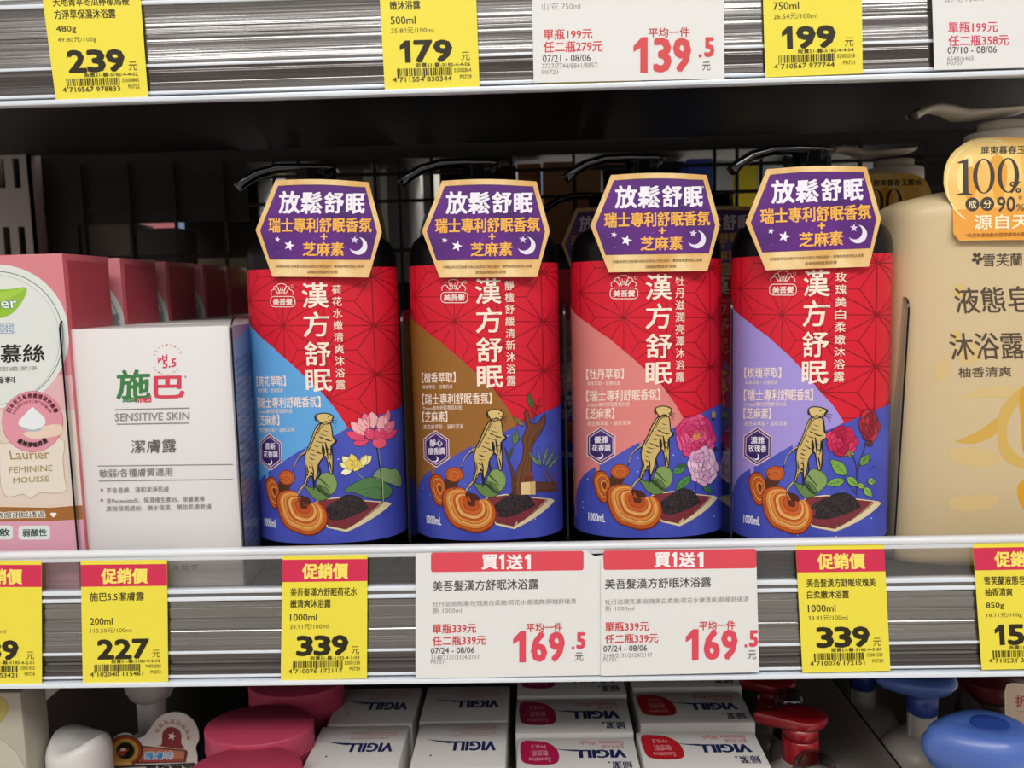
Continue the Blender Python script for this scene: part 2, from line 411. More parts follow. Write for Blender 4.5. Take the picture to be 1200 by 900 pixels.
# things on the far side of the wire grid, seen through it
far = thing('shelf', 'black shelf of the next aisle behind the wire grid, its upper board added as a light block', 'shelf', (0, 0, 0))
bm = bmesh.new(); box(bm, XL, XR, YB+.01, YB+.19, -.022, -.001, .001); box(bm, XL, XR, YB+.01, YB+.19, DZ-.022, DZ-.001, .001); finish(bm, 'board', steel, far)  # second, upper board is added to block light from the far side
def milky(name, c):
    """thin translucent plastic: light from behind comes through"""
    if name in MATS: return MATS[name]
    m = pmat(name, c, .4); t = m.node_tree; b = t.nodes['Principled BSDF']; o = t.nodes['Material Output']
    tr = N(t, 'ShaderNodeBsdfTranslucent'); tr.inputs[0].default_value = lin(c); mix = N(t, 'ShaderNodeMixShader'); mix.inputs[0].default_value = .6
    t.links.new(b.outputs[0], mix.inputs[1]); t.links.new(tr.outputs[0], mix.inputs[2]); t.links.new(mix.outputs[0], o.inputs[0]); return m
def carton_far(x0, x1, ytop, Y, c, label, kind='carton', dep=.05, glow=.0):
    a, b = at(x0, ytop, Y), at(x1, ytop, Y); wd = b.x-a.x; a.z = min(a.z, DZ-.026)
    m = pmat('far_'+c.lstrip('#'), c, .5, sub=.0)
    if glow:
        m = milky('far_glow_'+c.lstrip('#'), c)
    t = thing(kind, label, 'box' if kind == 'carton' else 'bottle', ((a.x+b.x)/2, Y+dep/2, 0), 'products in the next aisle')
    bm = bmesh.new()
    if kind == 'carton':
        box(bm, -wd/2, wd/2, -dep/2, dep/2, 0, a.z, .0015); finish(bm, 'body', m, t)
        bm = bmesh.new(); box(bm, -wd*.42, wd*.42, -dep/2-.0006, -dep/2+.0002, a.z*.25, a.z*.7); finish(bm, 'front_panel', pmat('far_panel', '#9a8f80', .5), t, smooth=0)
    else:
        h = a.z
        loft(bm, [(0, wd*.46, dep*.46), (.004, wd*.5, dep*.5, 2.6), (h*.72, wd*.5, dep*.5, 2.6), (h*.8, wd*.4, dep*.4), (h*.85, wd*.2, wd*.2)], 32); finish(bm, 'body', m, t)
        bm = bmesh.new(); loft(bm, [(h*.85, wd*.24, wd*.24), (h*.985, wd*.24, wd*.24), (h, wd*.21, wd*.21)], 24); finish(bm, 'cap', pmat('far_cap', '#b8b4ae', .4), t)
Yf = YB+.03
for a in ((103, 155, 262, Yf, '#8a8074', 'grey carton behind the wire grid above the pink boxes, left of a darker one', 'carton'),
          (159, 208, 268, Yf, '#4c4a48', 'dark grey carton behind the wire grid above the pink boxes'),
          (316, 352, 186, Yf, '#e8e4b0', 'pale yellow bottle behind the wire grid over the blue labelled bottle', 'bottle', .05, 1),
          (425, 446, 190, Yf, '#d8cfa8', 'slim cream bottle behind the grid between blue and brown bottles', 'bottle', .04, 1),
          (452, 476, 196, Yf+.02, '#a0a0a0', 'grey carton behind the grid between blue and brown bottles', 'carton', .05, 1),
          (484, 512, 196, Yf, '#b8c8e0', 'pale blue bottle behind the grid beside the brown labelled bottle', 'bottle', .05, 1),
          (606, 634, 192, Yf+.04, '#c08850', 'orange carton behind the grid right of the brown bottle pump', 'carton', .05),
          (636, 671, 190, Yf, '#8a6038', 'left tan carton of the pair behind the grid before the salmon bottle', 'carton', .06),
          (675, 704, 190, Yf, '#845c38', 'right tan carton of the pair behind the grid before the salmon bottle', 'carton', .06),
          (806, 835, 186, Yf, '#6f8fd8', 'blue and white carton behind the grid right of the salmon bottle', 'carton', .05, 1),
          (837, 860, 188, Yf+.01, '#dfe4ea', 'white carton behind the grid left of the lavender bottle', 'carton', .05, 1),
          (862, 888, 192, Yf, '#ece070', 'yellow carton behind the grid at the lavender bottle pump', 'carton', .05, 1),
          (890, 918, 190, Yf, '#dfe6ee', 'pale carton behind the grid right of the yellow one', 'carton', .05, 1),
          (968, 1024, 184, Yf, '#f2f2ee', 'wide white carton added as a bright gap behind the grid over the lavender bottle tag', 'carton', .05, 1)):  # last carton is added in place of brightness seen through a gap
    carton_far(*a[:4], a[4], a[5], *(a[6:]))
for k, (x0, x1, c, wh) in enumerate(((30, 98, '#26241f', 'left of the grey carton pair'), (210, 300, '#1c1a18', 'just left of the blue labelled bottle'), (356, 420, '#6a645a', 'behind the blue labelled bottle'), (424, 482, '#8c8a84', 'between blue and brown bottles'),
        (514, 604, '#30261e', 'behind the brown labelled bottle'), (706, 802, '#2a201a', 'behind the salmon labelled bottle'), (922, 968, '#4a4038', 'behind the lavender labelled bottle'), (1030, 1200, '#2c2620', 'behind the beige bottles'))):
    carton_far(x0, x1, 182, Yf+.085, c, 'added filler carton deep behind the wire grid, '+wh, 'carton', .08, 1 if k in (2, 3) else 0)  # added row darkens the view past the grid; shade put into its colours

# ================================================================== the four herbal body wash bottles
BY, BA, BB, BN = .060, None, .031, 2.3
BYS = (.060, .060, .060, .044)
BX = [at(px, 450, y).x for px, y in zip((384.5, 570.5, 757, 947.5), BYS)]
BA = (at(843.5, 450, BY).x - at(670.5, 450, BY).x)/2*.995
Z_LAB1 = solve(757, 304, lambda x, z: BY-BB).z; Z_LAB0 = solve(757, 630, lambda x, z: BY-BB).z
Z_SH = Z_LAB1+.006
black = pmat('bottle_black', '#060506', .38, spec=.22)
gloss_black = pmat('pump_black', '#08080a', .12, coat=.8, spec=.6)

def front_y(u, yc, a=None, b=BB):
    a = a or BA; q = max(0, 1-(abs(u)/a)**BN); return yc-b*q**(1/BN)
def tof(u):                      # across the front -> angle round the bottle
    k = u/BA; s_ = math.copysign(1, k); k = abs(k)
    f = lambda k: math.asin(min(1, k)**(BN/2))
    return s_*(f(k) if k < .9 else f(.9)+(k-.9)*2.2)
def frame(i, dt=0):
    """photo pixels over bottle i -> (angle round the label, height)"""
    X = BX[i]
    def pre(px, py):
        p = solve(px, py, lambda x, z: front_y(x-X, BYS[i])); return tof(p.x-X)+dt, p.z
    return pre
def lab_post(t, z, o):
    ex = 2/BN; c, s_ = math.cos(t), math.sin(t)
    x, y = BA*spw(s_, ex), -BB*spw(c, ex)
    n = Vector((x/BA**2, y/BB**2, 0)).normalized() if (x or y) else Vector((0, -1, 0))
    return Vector((x, y, z))+n*(.00025+o)

RED, BLUE = '#d21a30', '#4148a0'
label_blue = noisy('label_blue', '#3f48aa', '#4d59be', (30, 30, 30))
CA = lambda x, y: (660+x/6, 430+y/6)       # two enlargements of the third bottle the artwork is read from
CB = lambda x, y: (660+x/6, 520+y/6)
def CAs(l): return [CA(*p) for p in l]
def CBs(l): return [CB(*p) for p in l]
INK = '#1c1512'

def asanoha(a, x0, y0, x1, y1, L, ox, oy, mat, wd=.75):
    hx = L*math.sqrt(3)/2
    for i in range(int((x0-ox)//hx)-1, int((x1-ox)//hx)+2):
        for j in range(int((y0-oy)//L)-1, int((y1-oy)//L)+2):
            cx, cy = ox+i*hx, oy+j*L+(i % 2)*L/2
            if not (x0-L < cx < x1+L and y0-L < cy < y1+L): continue
            for k in range(6):
                t = R(90+60*k); ex, ey = cx+L*math.cos(t), cy+L*math.sin(t)
                if k < 3: a.line([(cx, cy), (ex, ey)], wd, mat)
                q = R(120+60*k); gx, gy = cx+L/math.sqrt(3)*math.cos(q), cy+L/math.sqrt(3)*math.sin(q)
                a.line([(cx, cy), (gx, gy)], wd, mat)

def petal(a, cx, cy, ln, wd, ang, fill, line=INK, lw=.5, tip=.5):
    """pointed or round petal starting at (cx, cy)"""
    c, s_ = math.cos(R(ang)), math.sin(R(ang)); pts = []
    for t_, h in ((0, .12), (.25, .75), (.5, 1), (.75, .86), (1, tip*.25), ):
        pts.append((ln*t_, wd/2*h))
    pts = pts+[(ln*1.02, 0)]+[(x, -y) for x, y in pts[::-1]]
    w_ = sm([(cx+x*c-y*s_, cy+x*s_+y*c) for x, y in pts], 3)
    a.poly(w_, fill); a.line(w_, lw, line, True)
def bloom(a, cx, cy, rx, ry, rings, cols, line=INK, core=None):
    for k, (n, q) in enumerate(rings):
        for i in range(n):
            g = 360/n*i+k*27; ex, ey = cx+rx*q*.55*math.cos(R(g)), cy+ry*q*.55*math.sin(R(g))
            w_ = [(ex+rx*q*.5*math.cos(R(h))*(1+.14*math.sin(R(h*3+g))), ey+ry*q*.5*math.sin(R(h))*(1+.14*math.cos(R(h*4+g)))) for h in range(0, 360, 24)]
            w_ = sm(w_, 2); a.poly(w_, cols[(k+i) % len(cols)]); a.line(w_, .45, line, True)
    if core: a.ell(cx, cy, rx*.16, ry*.16, core)
def leaf(a, x0, y0, x1, y1, wd, fill, vein='#1f3a20', lw=.45):
    dx, dy = x1-x0, y1-y0; L = math.hypot(dx, dy); nx, ny = -dy/L, dx/L
    P = lambda t_, h: (x0+dx*t_+nx*wd*h, y0+dy*t_+ny*wd*h)
    w_ = sm([P(0, 0), P(.25, .42), P(.55, .5), P(.85, .22), P(1, 0), P(.8, -.26), P(.5, -.5), P(.22, -.4)], 3)
    a.poly(w_, fill); a.line(w_, lw, vein, True); a.line([P(0, 0), P(1, 0)], lw, vein)
    for t_ in (.3, .5, .7):
        a.line([P(t_, 0), P(t_+.15, .3)], lw*.8, vein); a.line([P(t_, 0), P(t_+.15, -.3)], lw*.8, vein)

VAR = [dict(c='#5fa3dc', col='荷花水嫩清爽沐浴露', ext='荷花萃取', badge=('清新', '花香調')),
       dict(c='#94622a', col='靜檀舒緩清新沐浴露', ext='檀香萃取', badge=('靜心', '檀香調')),
       dict(c='#d9817c', col='牡丹滋潤亮澤沐浴露', ext='牡丹萃取', badge=('優雅', '花香調')),
       dict(c='#a191d6', col='玫瑰美白柔嫩沐浴露', ext='玫瑰萃取', badge=('濃雅', '玫瑰香'))]

def label(i, parent):
    v = VAR[i]; dt = frame(i)((371, 573, 771.5, 952)[i], 400)[0]-frame(2)(771.5, 400)[0]; a = Art(frame(2, dt))
    a.poly([(520, 280), (1060, 280), (1060, 660), (520, 660)], RED)
    asanoha(a, 640, 295, 910, 500, 58, 731, 372, '#8d1020')
    a.poly([(560, 295), (600, 312), (640, 342), (670, 365), (690, 379), (715, 397), (740, 418), (760, 436), (778, 455), (790, 472), (802, 493),
            (752, 520), (700, 560), (672, 600), (640, 680), (560, 680)], v['c'])
    up = sm([(600, 690), (660, 600), (677, 568), (690, 552), (717, 537), (733, 527), (752, 517), (787, 502), (802, 494.5), (842, 473), (870, 458), (1000, 395)], 4, False)
    a.poly(up+[(1060, 420), (1060, 700), (640, 710)], label_blue)
    for _ in range(46):
        x, y = rnd.uniform(676, 900), rnd.uniform(500, 622)
        if y > 505+(790-x)*.55 or x > 800: a.ell(x, y, *(2*[rnd.choice((.35, .5, .8))]), '#b9c6f2', n=6)
    # emblem: lotus fan above a rounded name plate
    W = '#f3dcd2'
    for sgn in (-1, 1):
        a.line(sm([(731+sgn*13.5, 336), (731+sgn*14.5, 332), (731+sgn*9, 329), (731+sgn*5, 335.5)], 3, False), .8, W)
        a.line(sm([(731+sgn*10.5, 330), (731+sgn*9.5, 326), (731+sgn*5, 326.5), (731+sgn*3, 334)], 3, False), .8, W)
    a.line(sm([(731-6.5, 326.5), (731-5, 323.5), (731, 322.5), (731+5, 323.5), (731+6.5, 326.5)], 3, False), .8, W)
    for q in (-60, -36, -12, 12, 36, 60): a.line([(731+2.2*math.sin(R(q)), 336-2.2*math.cos(R(q))), (731+9.5*math.sin(R(q)), 336-9.5*math.cos(R(q)))], .55, W)
    a.line(sm([(727, 335), (728, 331), (731, 329.5), (734, 331), (735, 335)], 3, False), .7, W)
    a.line(rr(715.4, 337.6, 747.6, 350, 5), .9, W, True); a.text('美吾髮', 719, 340.2, 744, 347.6, W, .3)
    a.line([(745+1.8*math.cos(R(q)), 325.5+1.8*math.sin(R(q))) for q in range(0, 360, 45)], .4, W, True)
    for k, ch in enumerate('漢方舒眠'):
        y0, y1 = ((321.5, 351), (356, 385), (391, 419.5), (424.5, 450))[k]; a.text(ch, 757, y0, 786.5, y1, '#f6e3d2', .48)
    a.col(v['col'], 791.2, 322.5, 801.4, 449, '#f4dccb', .12, .22)
    Q = '#f6dfd0'
    a.text('【'+v['ext']+'】', 688, 432, 731, 444, Q, .15); a.text('草本萃取・滋養肌膚', 689, 446.5, 727, 451.5, Q)
    a.text('【瑞士專利舒眠香氛】', 688, 456.5, 773, 469.5, Q, .15); a.text('Dream專利舒眠香氛科技', 689, 471, 738, 476.5, Q)
    a.text('【芝麻素】', 688, 478, 720, 490.5, Q, .15); a.text('黑芝麻萃取・溫和潔淨', 689, 493, 739, 498.5, Q)
    # scent badge
    hexa = lambda s_: [(705+15.6*s_*x, 522+21*s_*y) for x, y in ((0, -1), (1, -.52), (1, .52), (0, 1), (-1, .52), (-1, -.52))]
    a.poly(hexa(1.06), '#e9c7cb'); a.poly(hexa(.99), '#3a2a58'); a.poly(hexa(.90), '#d9bdd0'); a.poly(hexa(.84), noisy('badge_purple', '#33205e', '#5b3d8e', (60, 60, 60)))
    a.text(v['badge'][0], 697, 511, 713, 519, '#efe6f2', .15); a.text(v['badge'][1], 694.5, 520.5, 715.5, 528.5, '#efe6f2', .15)
    a.moon(704, 534, 3.6, '#f5f0fa', 40)
    a.text('1000mL', 690.5, 601, 709.5, 610.5, '#f2f2fa', .2, sl=.12)
    # tray of black sesame
    a.poly(CBs([(585, 385), (640, 350), (760, 330), (1060, 365), (1075, 378), (815, 578), (690, 548)]), '#e3cfa6')
    a.poly(CBs([(600, 385), (650, 352), (765, 338), (1030, 368), (812, 556), (690, 530)]), '#7a3038')
    a.line(CBs([(812, 556), (1035, 372)]), .9, '#5a4020'); a.line(CBs([(690, 532), (812, 558)]), .8, '#5a4020')
    a.poly(sm(CBs([(672, 450), (690, 400), (755, 355), (830, 312), (905, 328), (945, 380), (955, 412), (885, 452), (800, 486), (735, 496), (690, 478)]), 3), noisy('sesame', '#17110f', '#3a2e34', (900, 900, 900), .5, 1))
    for _ in range(150):
        x, y = rnd.gauss(820, 75), rnd.gauss(415, 38)
        if ((x-815)/130)**2+((y-405)/80)**2 < .85: x, y = CB(x, y); a.ell(x, y, .55, .3, rnd.choice(('#4b3d45', '#554852', '#0c0808')), rnd.uniform(0, 180), 6)
    if i == 1: sandal(a)
    # ginseng root shaped like a standing figure
    G = '#c9ae6c'
    for p, wd, cl in (([(556, 552), (515, 580), (478, 625), (458, 690)], 2.6, INK), ([(556, 548), (515, 575), (480, 618), (462, 672)], 1.4, G),
                      ([(585, 690), (545, 770), (505, 815), (482, 850)], 5, INK), ([(585, 690), (548, 766), (508, 812), (484, 846)], 3.2, G)):
        a.line(sm(CAs(p), 4, False), [wd, wd, wd*.9, wd*.8, wd*.7]+[wd*.5]*8, cl)
    # shell behind the feet
    a.ell(*CA(700, 775), 11.2, 13.2, '#7f9a58', 8); a.line([CA(700+66*math.cos(R(g)), 775+79*math.sin(R(g))) for g in range(0, 360, 15)], .5, '#33472a', True)
    body = sm(CAs([(672, 345), (735, 345), (748, 400), (752, 445), (768, 470), (752, 492), (742, 505), (744, 600), (738, 690), (722, 700), (706, 610), (690, 580), (655, 630), (640, 700),
                   (612, 775), (606, 800), (596, 720), (562, 740), (548, 790), (540, 770), (556, 700), (548, 620), (556, 560), (590, 490), (625, 410)]), 4)
    a.poly(body, G); a.line(body, 1.3, INK, True)
    head = sm(CAs([(655, 318), (648, 292), (662, 281), (690, 274), (735, 280), (757, 296), (752, 318), (742, 342), (705, 352), (676, 345)]), 4)
    a.poly(head, '#d2b974'); a.line(head, 1.15, INK, True)
    a.line(sm(CAs([(650, 330), (640, 305), (652, 284)]), 3, False), 1.3, INK); a.line(sm(CAs([(755, 315), (760, 300), (750, 288), (735, 283)]), 3, False), 1.2, INK)
    a.ell(*CA(728, 300), .9, .8, INK, n=8); a.ell(*CA(740, 325), .8, .7, INK, n=8); a.line(CAs([(700, 330), (730, 336)]), .6, INK)
    for k in range(3): a.line(sm(CAs([(745, 330), (768, 322+16*k), (785-6*k, 330+22*k)]), 3, False), .4, INK)
    a.line(sm(CAs([(676, 348), (640, 420), (600, 500), (575, 545)]), 4, False), 1.2, INK)
    a.line(sm(CAs([(700, 350), (672, 380), (650, 425)]), 4, False), .8, INK)
    a.line(sm(CAs([(755, 450), (775, 468), (765, 490)]), 4, False), 1.0, INK)
    for x0, y0, x1, y1, wd in ((660, 440, 690, 450, 1), (665, 420, 720, 432, .5), (640, 470, 700, 486, .6), (690, 455, 745, 470, 1), (620, 500, 660, 512, .6), (600, 530, 650, 545, .7), (585, 560, 640, 570, .6),
                               (580, 590, 620, 602, .9), (575, 620, 625, 628, .5), (680, 500, 684, 590, 2.2), (700, 480, 712, 600, 1.4), (735, 500, 728, 600, .9), (720, 610, 732, 690, 1), (575, 650, 600, 662, .8),
                               (600, 640, 610, 720, 1.0), (560, 640, 566, 720, .8), (690, 395, 725, 402, .5), (700, 520, 730, 528, .7), (640, 545, 676, 560, .9), (610, 440, 640, 452, .5), (715, 560, 738, 566, .8)):
        wd *= 1.6; a.line(sm([CA(x0, y0), CA((x0+x1)/2+3, (y0+y1)/2+5), CA(x1, y1)], 3, False), [wd*.4, wd*.7, wd, wd, wd*.7, wd*.4], INK)
    for pts in ([(585, 705), (600, 700), (612, 780), (600, 820)], [(648, 640), (660, 700), (640, 740)]): a.line(sm(CAs(pts), 4, False), 1.6, INK)
    lf = sm(CAs([(535, 788), (575, 800), (610, 800), (640, 780), (690, 800), (715, 850), (700, 880), (640, 895), (590, 870), (560, 830)]), 4)
    a.poly(lf, '#5f7f45'); a.line(lf, .6, INK, True)
    for k in range(8): a.line(sm(CAs([(600+k*12, 790+k*10), (630+k*11, 800+k*9), (660+k*6, 795+k*8)]), 3, False), 1.1, '#1d2a17')
    for k in range(6): a.line(CAs([(640+k*13, 735+k*12), (668+k*10, 745+k*12)]), 1.0, '#26351c')
    # reishi mushroom
    D, O1, O2, O3 = '#7a2d14', '#c0591f', '#d98a3d', '#e2b06a'
    side = CBs([(214, 240), (240, 192), (290, 190), (328, 240), (335, 300), (306, 415), (258, 392), (226, 315)])
    cx, cy = CB(300, 290)
    for k, (q, cl) in enumerate(((1, D), (.90, O1), (.76, D), (.72, O2), (.60, D), (.56, O1), (.42, D), (.38, O2), (.24, D))):
        a.blob([(cx+(x-cx)*q, cy+(y-cy)*q) for x, y in side], cl, 4)
    a.blob(CBs([(330, 270), (350, 200), (440, 200), (420, 270), (395, 300), (350, 300)]), '#4c2a1c', 4)
    sx, sy = CB(402, 193)
    for q, cl in ((11.2, D), (10.2, O1), (7.6, '#8c3c1a'), (7.0, '#c9692e'), (4.4, '#8c3c1a'), (3.8, O1)): a.ell(sx, sy+(10-q)*.2, q, q*.78, cl)
    big = CBs([(306, 350), (330, 302), (380, 282), (450, 284), (484, 312), (500, 365), (545, 385), (600, 366), (645, 372), (684, 420), (694, 490), (668, 552), (612, 592), (540, 604), (470, 585), (390, 555), (342, 495), (316, 420)])
    cx, cy = CB(525, 385)
    for q, cl in ((1.0, D), (.955, O1), (.87, '#9a4418'), (.85, O2), (.77, O3), (.72, '#8c3c1a'), (.70, O2), (.62, O1), (.56, '#8c3c1a'), (.54, O3), (.47, O2), (.42, '#8c3c1a'), (.40, '#c9622a'), (.30, '#9a3c18'), (.27, '#b8501f'), (.15, '#5a2414')):
        a.blob([(cx+(x-cx)*q, cy+(y-cy)*q) for x, y in big], cl, 4)
    a.blob(CBs([(478, 330), (500, 318), (560, 335), (580, 372), (548, 392), (505, 385)]), '#4a2015', 4)
    # the bottle's own flower
    a.pre = frame(i, 0)
    (lotus, lambda q: None, peony, roses)[i](a)
    return a.build('label', lab_post, parent, step=.07, clip=((-2.0, 2.0), (Z_LAB0, Z_LAB1)), dz=1e-6)

def lotus(a):
    c = lambda x, y: (290+x/6, 450+y/6)
    P1, P2, P3 = '#e0486c', '#e87890', '#f2b0b4'
    a.line([c(905, 450), c(935, 640), c(945, 840)], 1.1, '#1d2a4a'); a.line([c(915, 450), c(943, 640), c(950, 840)], .6, '#8fa070')
    for pts, cl in (([(885, 660), (900, 610), (950, 585), (1000, 600), (1040, 595), (1080, 640), (1090, 710), (1050, 720), (1000, 700)], '#7d9a6a'),
                    ([(680, 750), (740, 700), (830, 660), (900, 655), (960, 690), (1010, 740), (990, 790), (940, 810), (850, 800), (760, 765)], '#4f7a4a')):
        w_ = sm([c(*p) for p in pts], 4); a.poly(w_, cl); a.line(w_, .6, '#1d3020', True)
    for x, y in ((760, 745), (830, 770), (880, 690), (950, 740), (980, 770)): a.line([c(900, 720), c(x, y)], .4, '#2a4a30')
    a.line([c(943, 640), c(950, 840)], .7, '#b8c088')
    for x, y, ln, wd, g, cl in ((830, 390, 24, 10, 200, P1), (850, 395, 18, 9, 168, P1), (930, 380, 22, 10, -25, P1), (950, 350, 20, 10, -50, P2), (820, 360, 22, 10, 225, P3), (850, 300, 17, 9, 250, P2),
                                (960, 300, 20, 7, -78, P2), (880, 310, 19, 13, -95, P3), (920, 330, 20, 13, -70, P3), (850, 340, 20, 13, -125, P3), (880, 390, 15, 12, -120, P1), (900, 390, 15, 14, -60, P1)):
        petal(a, *c(x, y), ln, wd, g, cl, '#7a1830', .4)
    a.ell(*c(922, 412), 8, 6.2, '#e85872'); a.line([c(922+48*math.cos(R(g)), 412+37*math.sin(R(g))) for g in range(0, 360, 20)], .4, '#7a1830', True)
    Y1, Y2 = '#efe3a0', '#e6cf62'
    for x, y, ln, wd, g, cl in ((740, 590, 16, 8, 200, Y1), (740, 580, 17, 9, 225, Y1), (790, 570, 17, 9, -40, Y1), (760, 580, 16, 9, -110, Y2), (790, 590, 17, 8, -65, Y1), (730, 610, 12, 7, 170, '#f3ecc8'), (750, 610, 14, 12, -70, Y2), (735, 605, 13, 10, -110, Y2)):
        petal(a, *c(x, y), ln, wd, g, cl, '#5a4a1c', .4)
    a.line(sm([c(765, 612), c(790, 640), c(820, 670)], 3, False), .9, '#8a9a60')
def sandal(a):
    keep = a.pre; a.pre = frame(1, 0); c = lambda x, y: (480+x/6, 430+y/6)
    B1, B2 = '#6b4226', '#4a2c18'
    w_ = sm([c(*p) for p in ((735, 890), (745, 800), (755, 720), (790, 640), (798, 560), (790, 500), (815, 430), (805, 330), (820, 300), (838, 345), (850, 395), (900, 390), (930, 345), (948, 335), (944, 400), (905, 480), (870, 530), (855, 600), (850, 700), (850, 780), (830, 890))], 4)
    a.poly(w_, B1); a.line(w_, .7, '#22130a', True)
    for p in (((770, 860), (780, 740), (820, 620), (825, 520), (850, 450)), ((800, 880), (810, 760), (835, 640), (850, 540), (900, 450)), ((830, 430), (818, 380), (822, 330)), ((785, 800), (795, 720))): a.line(sm([c(*q) for q in p], 4, False), .7, B2)
    w_ = sm([c(*p) for p in ((668, 560), (685, 640), (715, 760), (720, 890), (745, 890), (735, 760), (700, 650))], 4); a.poly(w_, '#5a3520'); a.line(w_, .5, '#22130a', True)
    for p in (((850, 400), (865, 320), (850, 280)), ((870, 390), (890, 290), (930, 270)), ((880, 300), (905, 240), (918, 215)), ((790, 420), (760, 390), (735, 365)), ((790, 500), (745, 530), (700, 620))): a.line(sm([c(*q) for q in p], 3, False), .8, '#5a2c22')
    leaf(a, *c(858, 290), *c(832, 180), 6.5, '#54683a'); leaf(a, *c(800, 410), *c(725, 350), 5, '#8a7a48'); leaf(a, *c(735, 545), *c(750, 440), 7, '#5f7a48'); leaf(a, *c(720, 570), *c(690, 650), 4, '#3f5a3a')
    for x, y, g in ((915, 700, -100), (930, 690, -75), (945, 700, -60), (900, 690, -125), (960, 720, -50)):
        ln = 24 if g > -110 else 20; leaf(a, *c(x, y), c(x, y)[0]+ln*math.cos(R(g)), c(x, y)[1]+ln*math.sin(R(g)), 3.4, '#7d9276', '#2c4030')
    for p in (((935, 730), (985, 830), (1020, 850)), ((950, 720), (1000, 790), (1030, 830)), ((990, 790), (1030, 740))): a.line(sm([c(*q) for q in p], 3, False), 1.6, '#6b4a4a')
    for y in (815, 838, 862): a.rrect(*c(880, y-12), *c(1030, y+12), 1.4, '#5f3c28'); a.line([c(885, y), c(1025, y-2)], .5, '#2c180c')
    a.poly([c(780, 808), (c(880, 800)), c(882, 895), c(782, 895)], '#d2b078'); a.line([c(845, 805), c(848, 890)], .5, '#8a6434'); a.poly([c(780, 808), c(845, 806), c(846, 895), c(782, 895)], '#e0c48c')
    a.line([c(780, 808), c(880, 800), c(882, 895)], .5, '#4a3014'); a.rrect(*c(808, 735), *c(862, 768), 1.2, '#7a3c2c'); a.rrect(*c(804, 772), *c(866, 800), 1.2, '#6a3020')
    a.pre = keep
def peony(a):
    leaf(a, *CA(850, 700), *CA(765, 745), 9, '#4e8a48'); leaf(a, *CA(890, 765), *CA(785, 865), 9, '#4e8a48'); leaf(a, *CA(975, 820), *CA(1035, 890), 7, '#3f7a48'); leaf(a, *CA(870, 690), *CA(790, 700), 5, '#3a6a40')
    a.line([CA(930, 780), CA(925, 900)], .6, '#203050'); a.line([CA(1045, 380), CA(1050, 340)], 1.2, '#33301c'); a.ell(*CA(1048, 335), 2.4, 4.6, '#a88a5a'); a.ell(*CA(1046, 362), 2, 1.6, '#2a3038'); a.ell(*CA(1060, 575), 2.6, 2.8, '#1f3350')
    bloom(a, *CA(925, 490), 21, 24, ((9, 1.05), (8, .82), (6, .6), (5, .36)), ('#d63e74', '#e2588a', '#cf3068'), '#6a1030', '#d9963c')
    a.ell(*CA(935, 480), 3.6, 3.6, '#d98a44'); a.ell(*CA(930, 460), 2.5, 3, '#c65a50')
    bloom(a, *CA(975, 695), 16, 21, ((8, 1.05), (7, .8), (6, .55), (3, .3)), ('#e3b4d2', '#eec8de', '#d9a2c6'), '#5a3050')
def roses(a):
    c = lambda x, y: (850+x/6, 440+y/6)
    a.line(sm([c(868, 520), c(915, 640), c(915, 850)], 4, False), 1.0, '#35304a'); a.line(sm([c(985, 465), c(960, 540), c(930, 640), c(920, 700)], 4, False), 1.0, '#3c3440'); a.line([c(838, 735), c(915, 830)], .8, '#35304a'); a.line([c(838, 735), c(830, 690)], .7, '#30502a')
    for x0, y0, x1, y1, wd, cl in ((842, 695, 735, 590, 13, '#78a844'), (830, 735, 705, 765, 9.5, '#78a844'), (850, 715, 925, 775, 9, '#7cae48'), (945, 630, 1000, 550, 9, '#6a9440'), (965, 785, 1020, 850, 8, '#88b850'), (925, 760, 970, 790, 6, '#98b858'), (990, 740, 1045, 745, 8, '#8ab058')): leaf(a, *c(x0, y0), *c(x1, y1), wd, cl)
    for g in (40, 80, 120): petal(a, *c(860, 525), 8, 4, g, '#7a9a4a', '#30401c', .4)
    bloom(a, *c(815, 460), 17, 16.5, ((7, 1.05), (6, .8), (5, .55), (3, .32)), ('#c42050', '#d63462', '#b01640'), '#4a0618')
    for g in (60, 90, 125): petal(a, *c(1000, 455), 7, 4, g, '#6a3a28', '#30180c', .4)
    bloom(a, *c(1003, 348), 11, 18, ((6, 1.05), (6, .8), (4, .55), (3, .3)), ('#a02434', '#b83040', '#8c1c2c'), '#3a060c')
    for x, y in ((1010, 590), (1030, 640), (1005, 655)): a.ell(*c(x, y), 1, .8, '#2a3a5a', n=8)

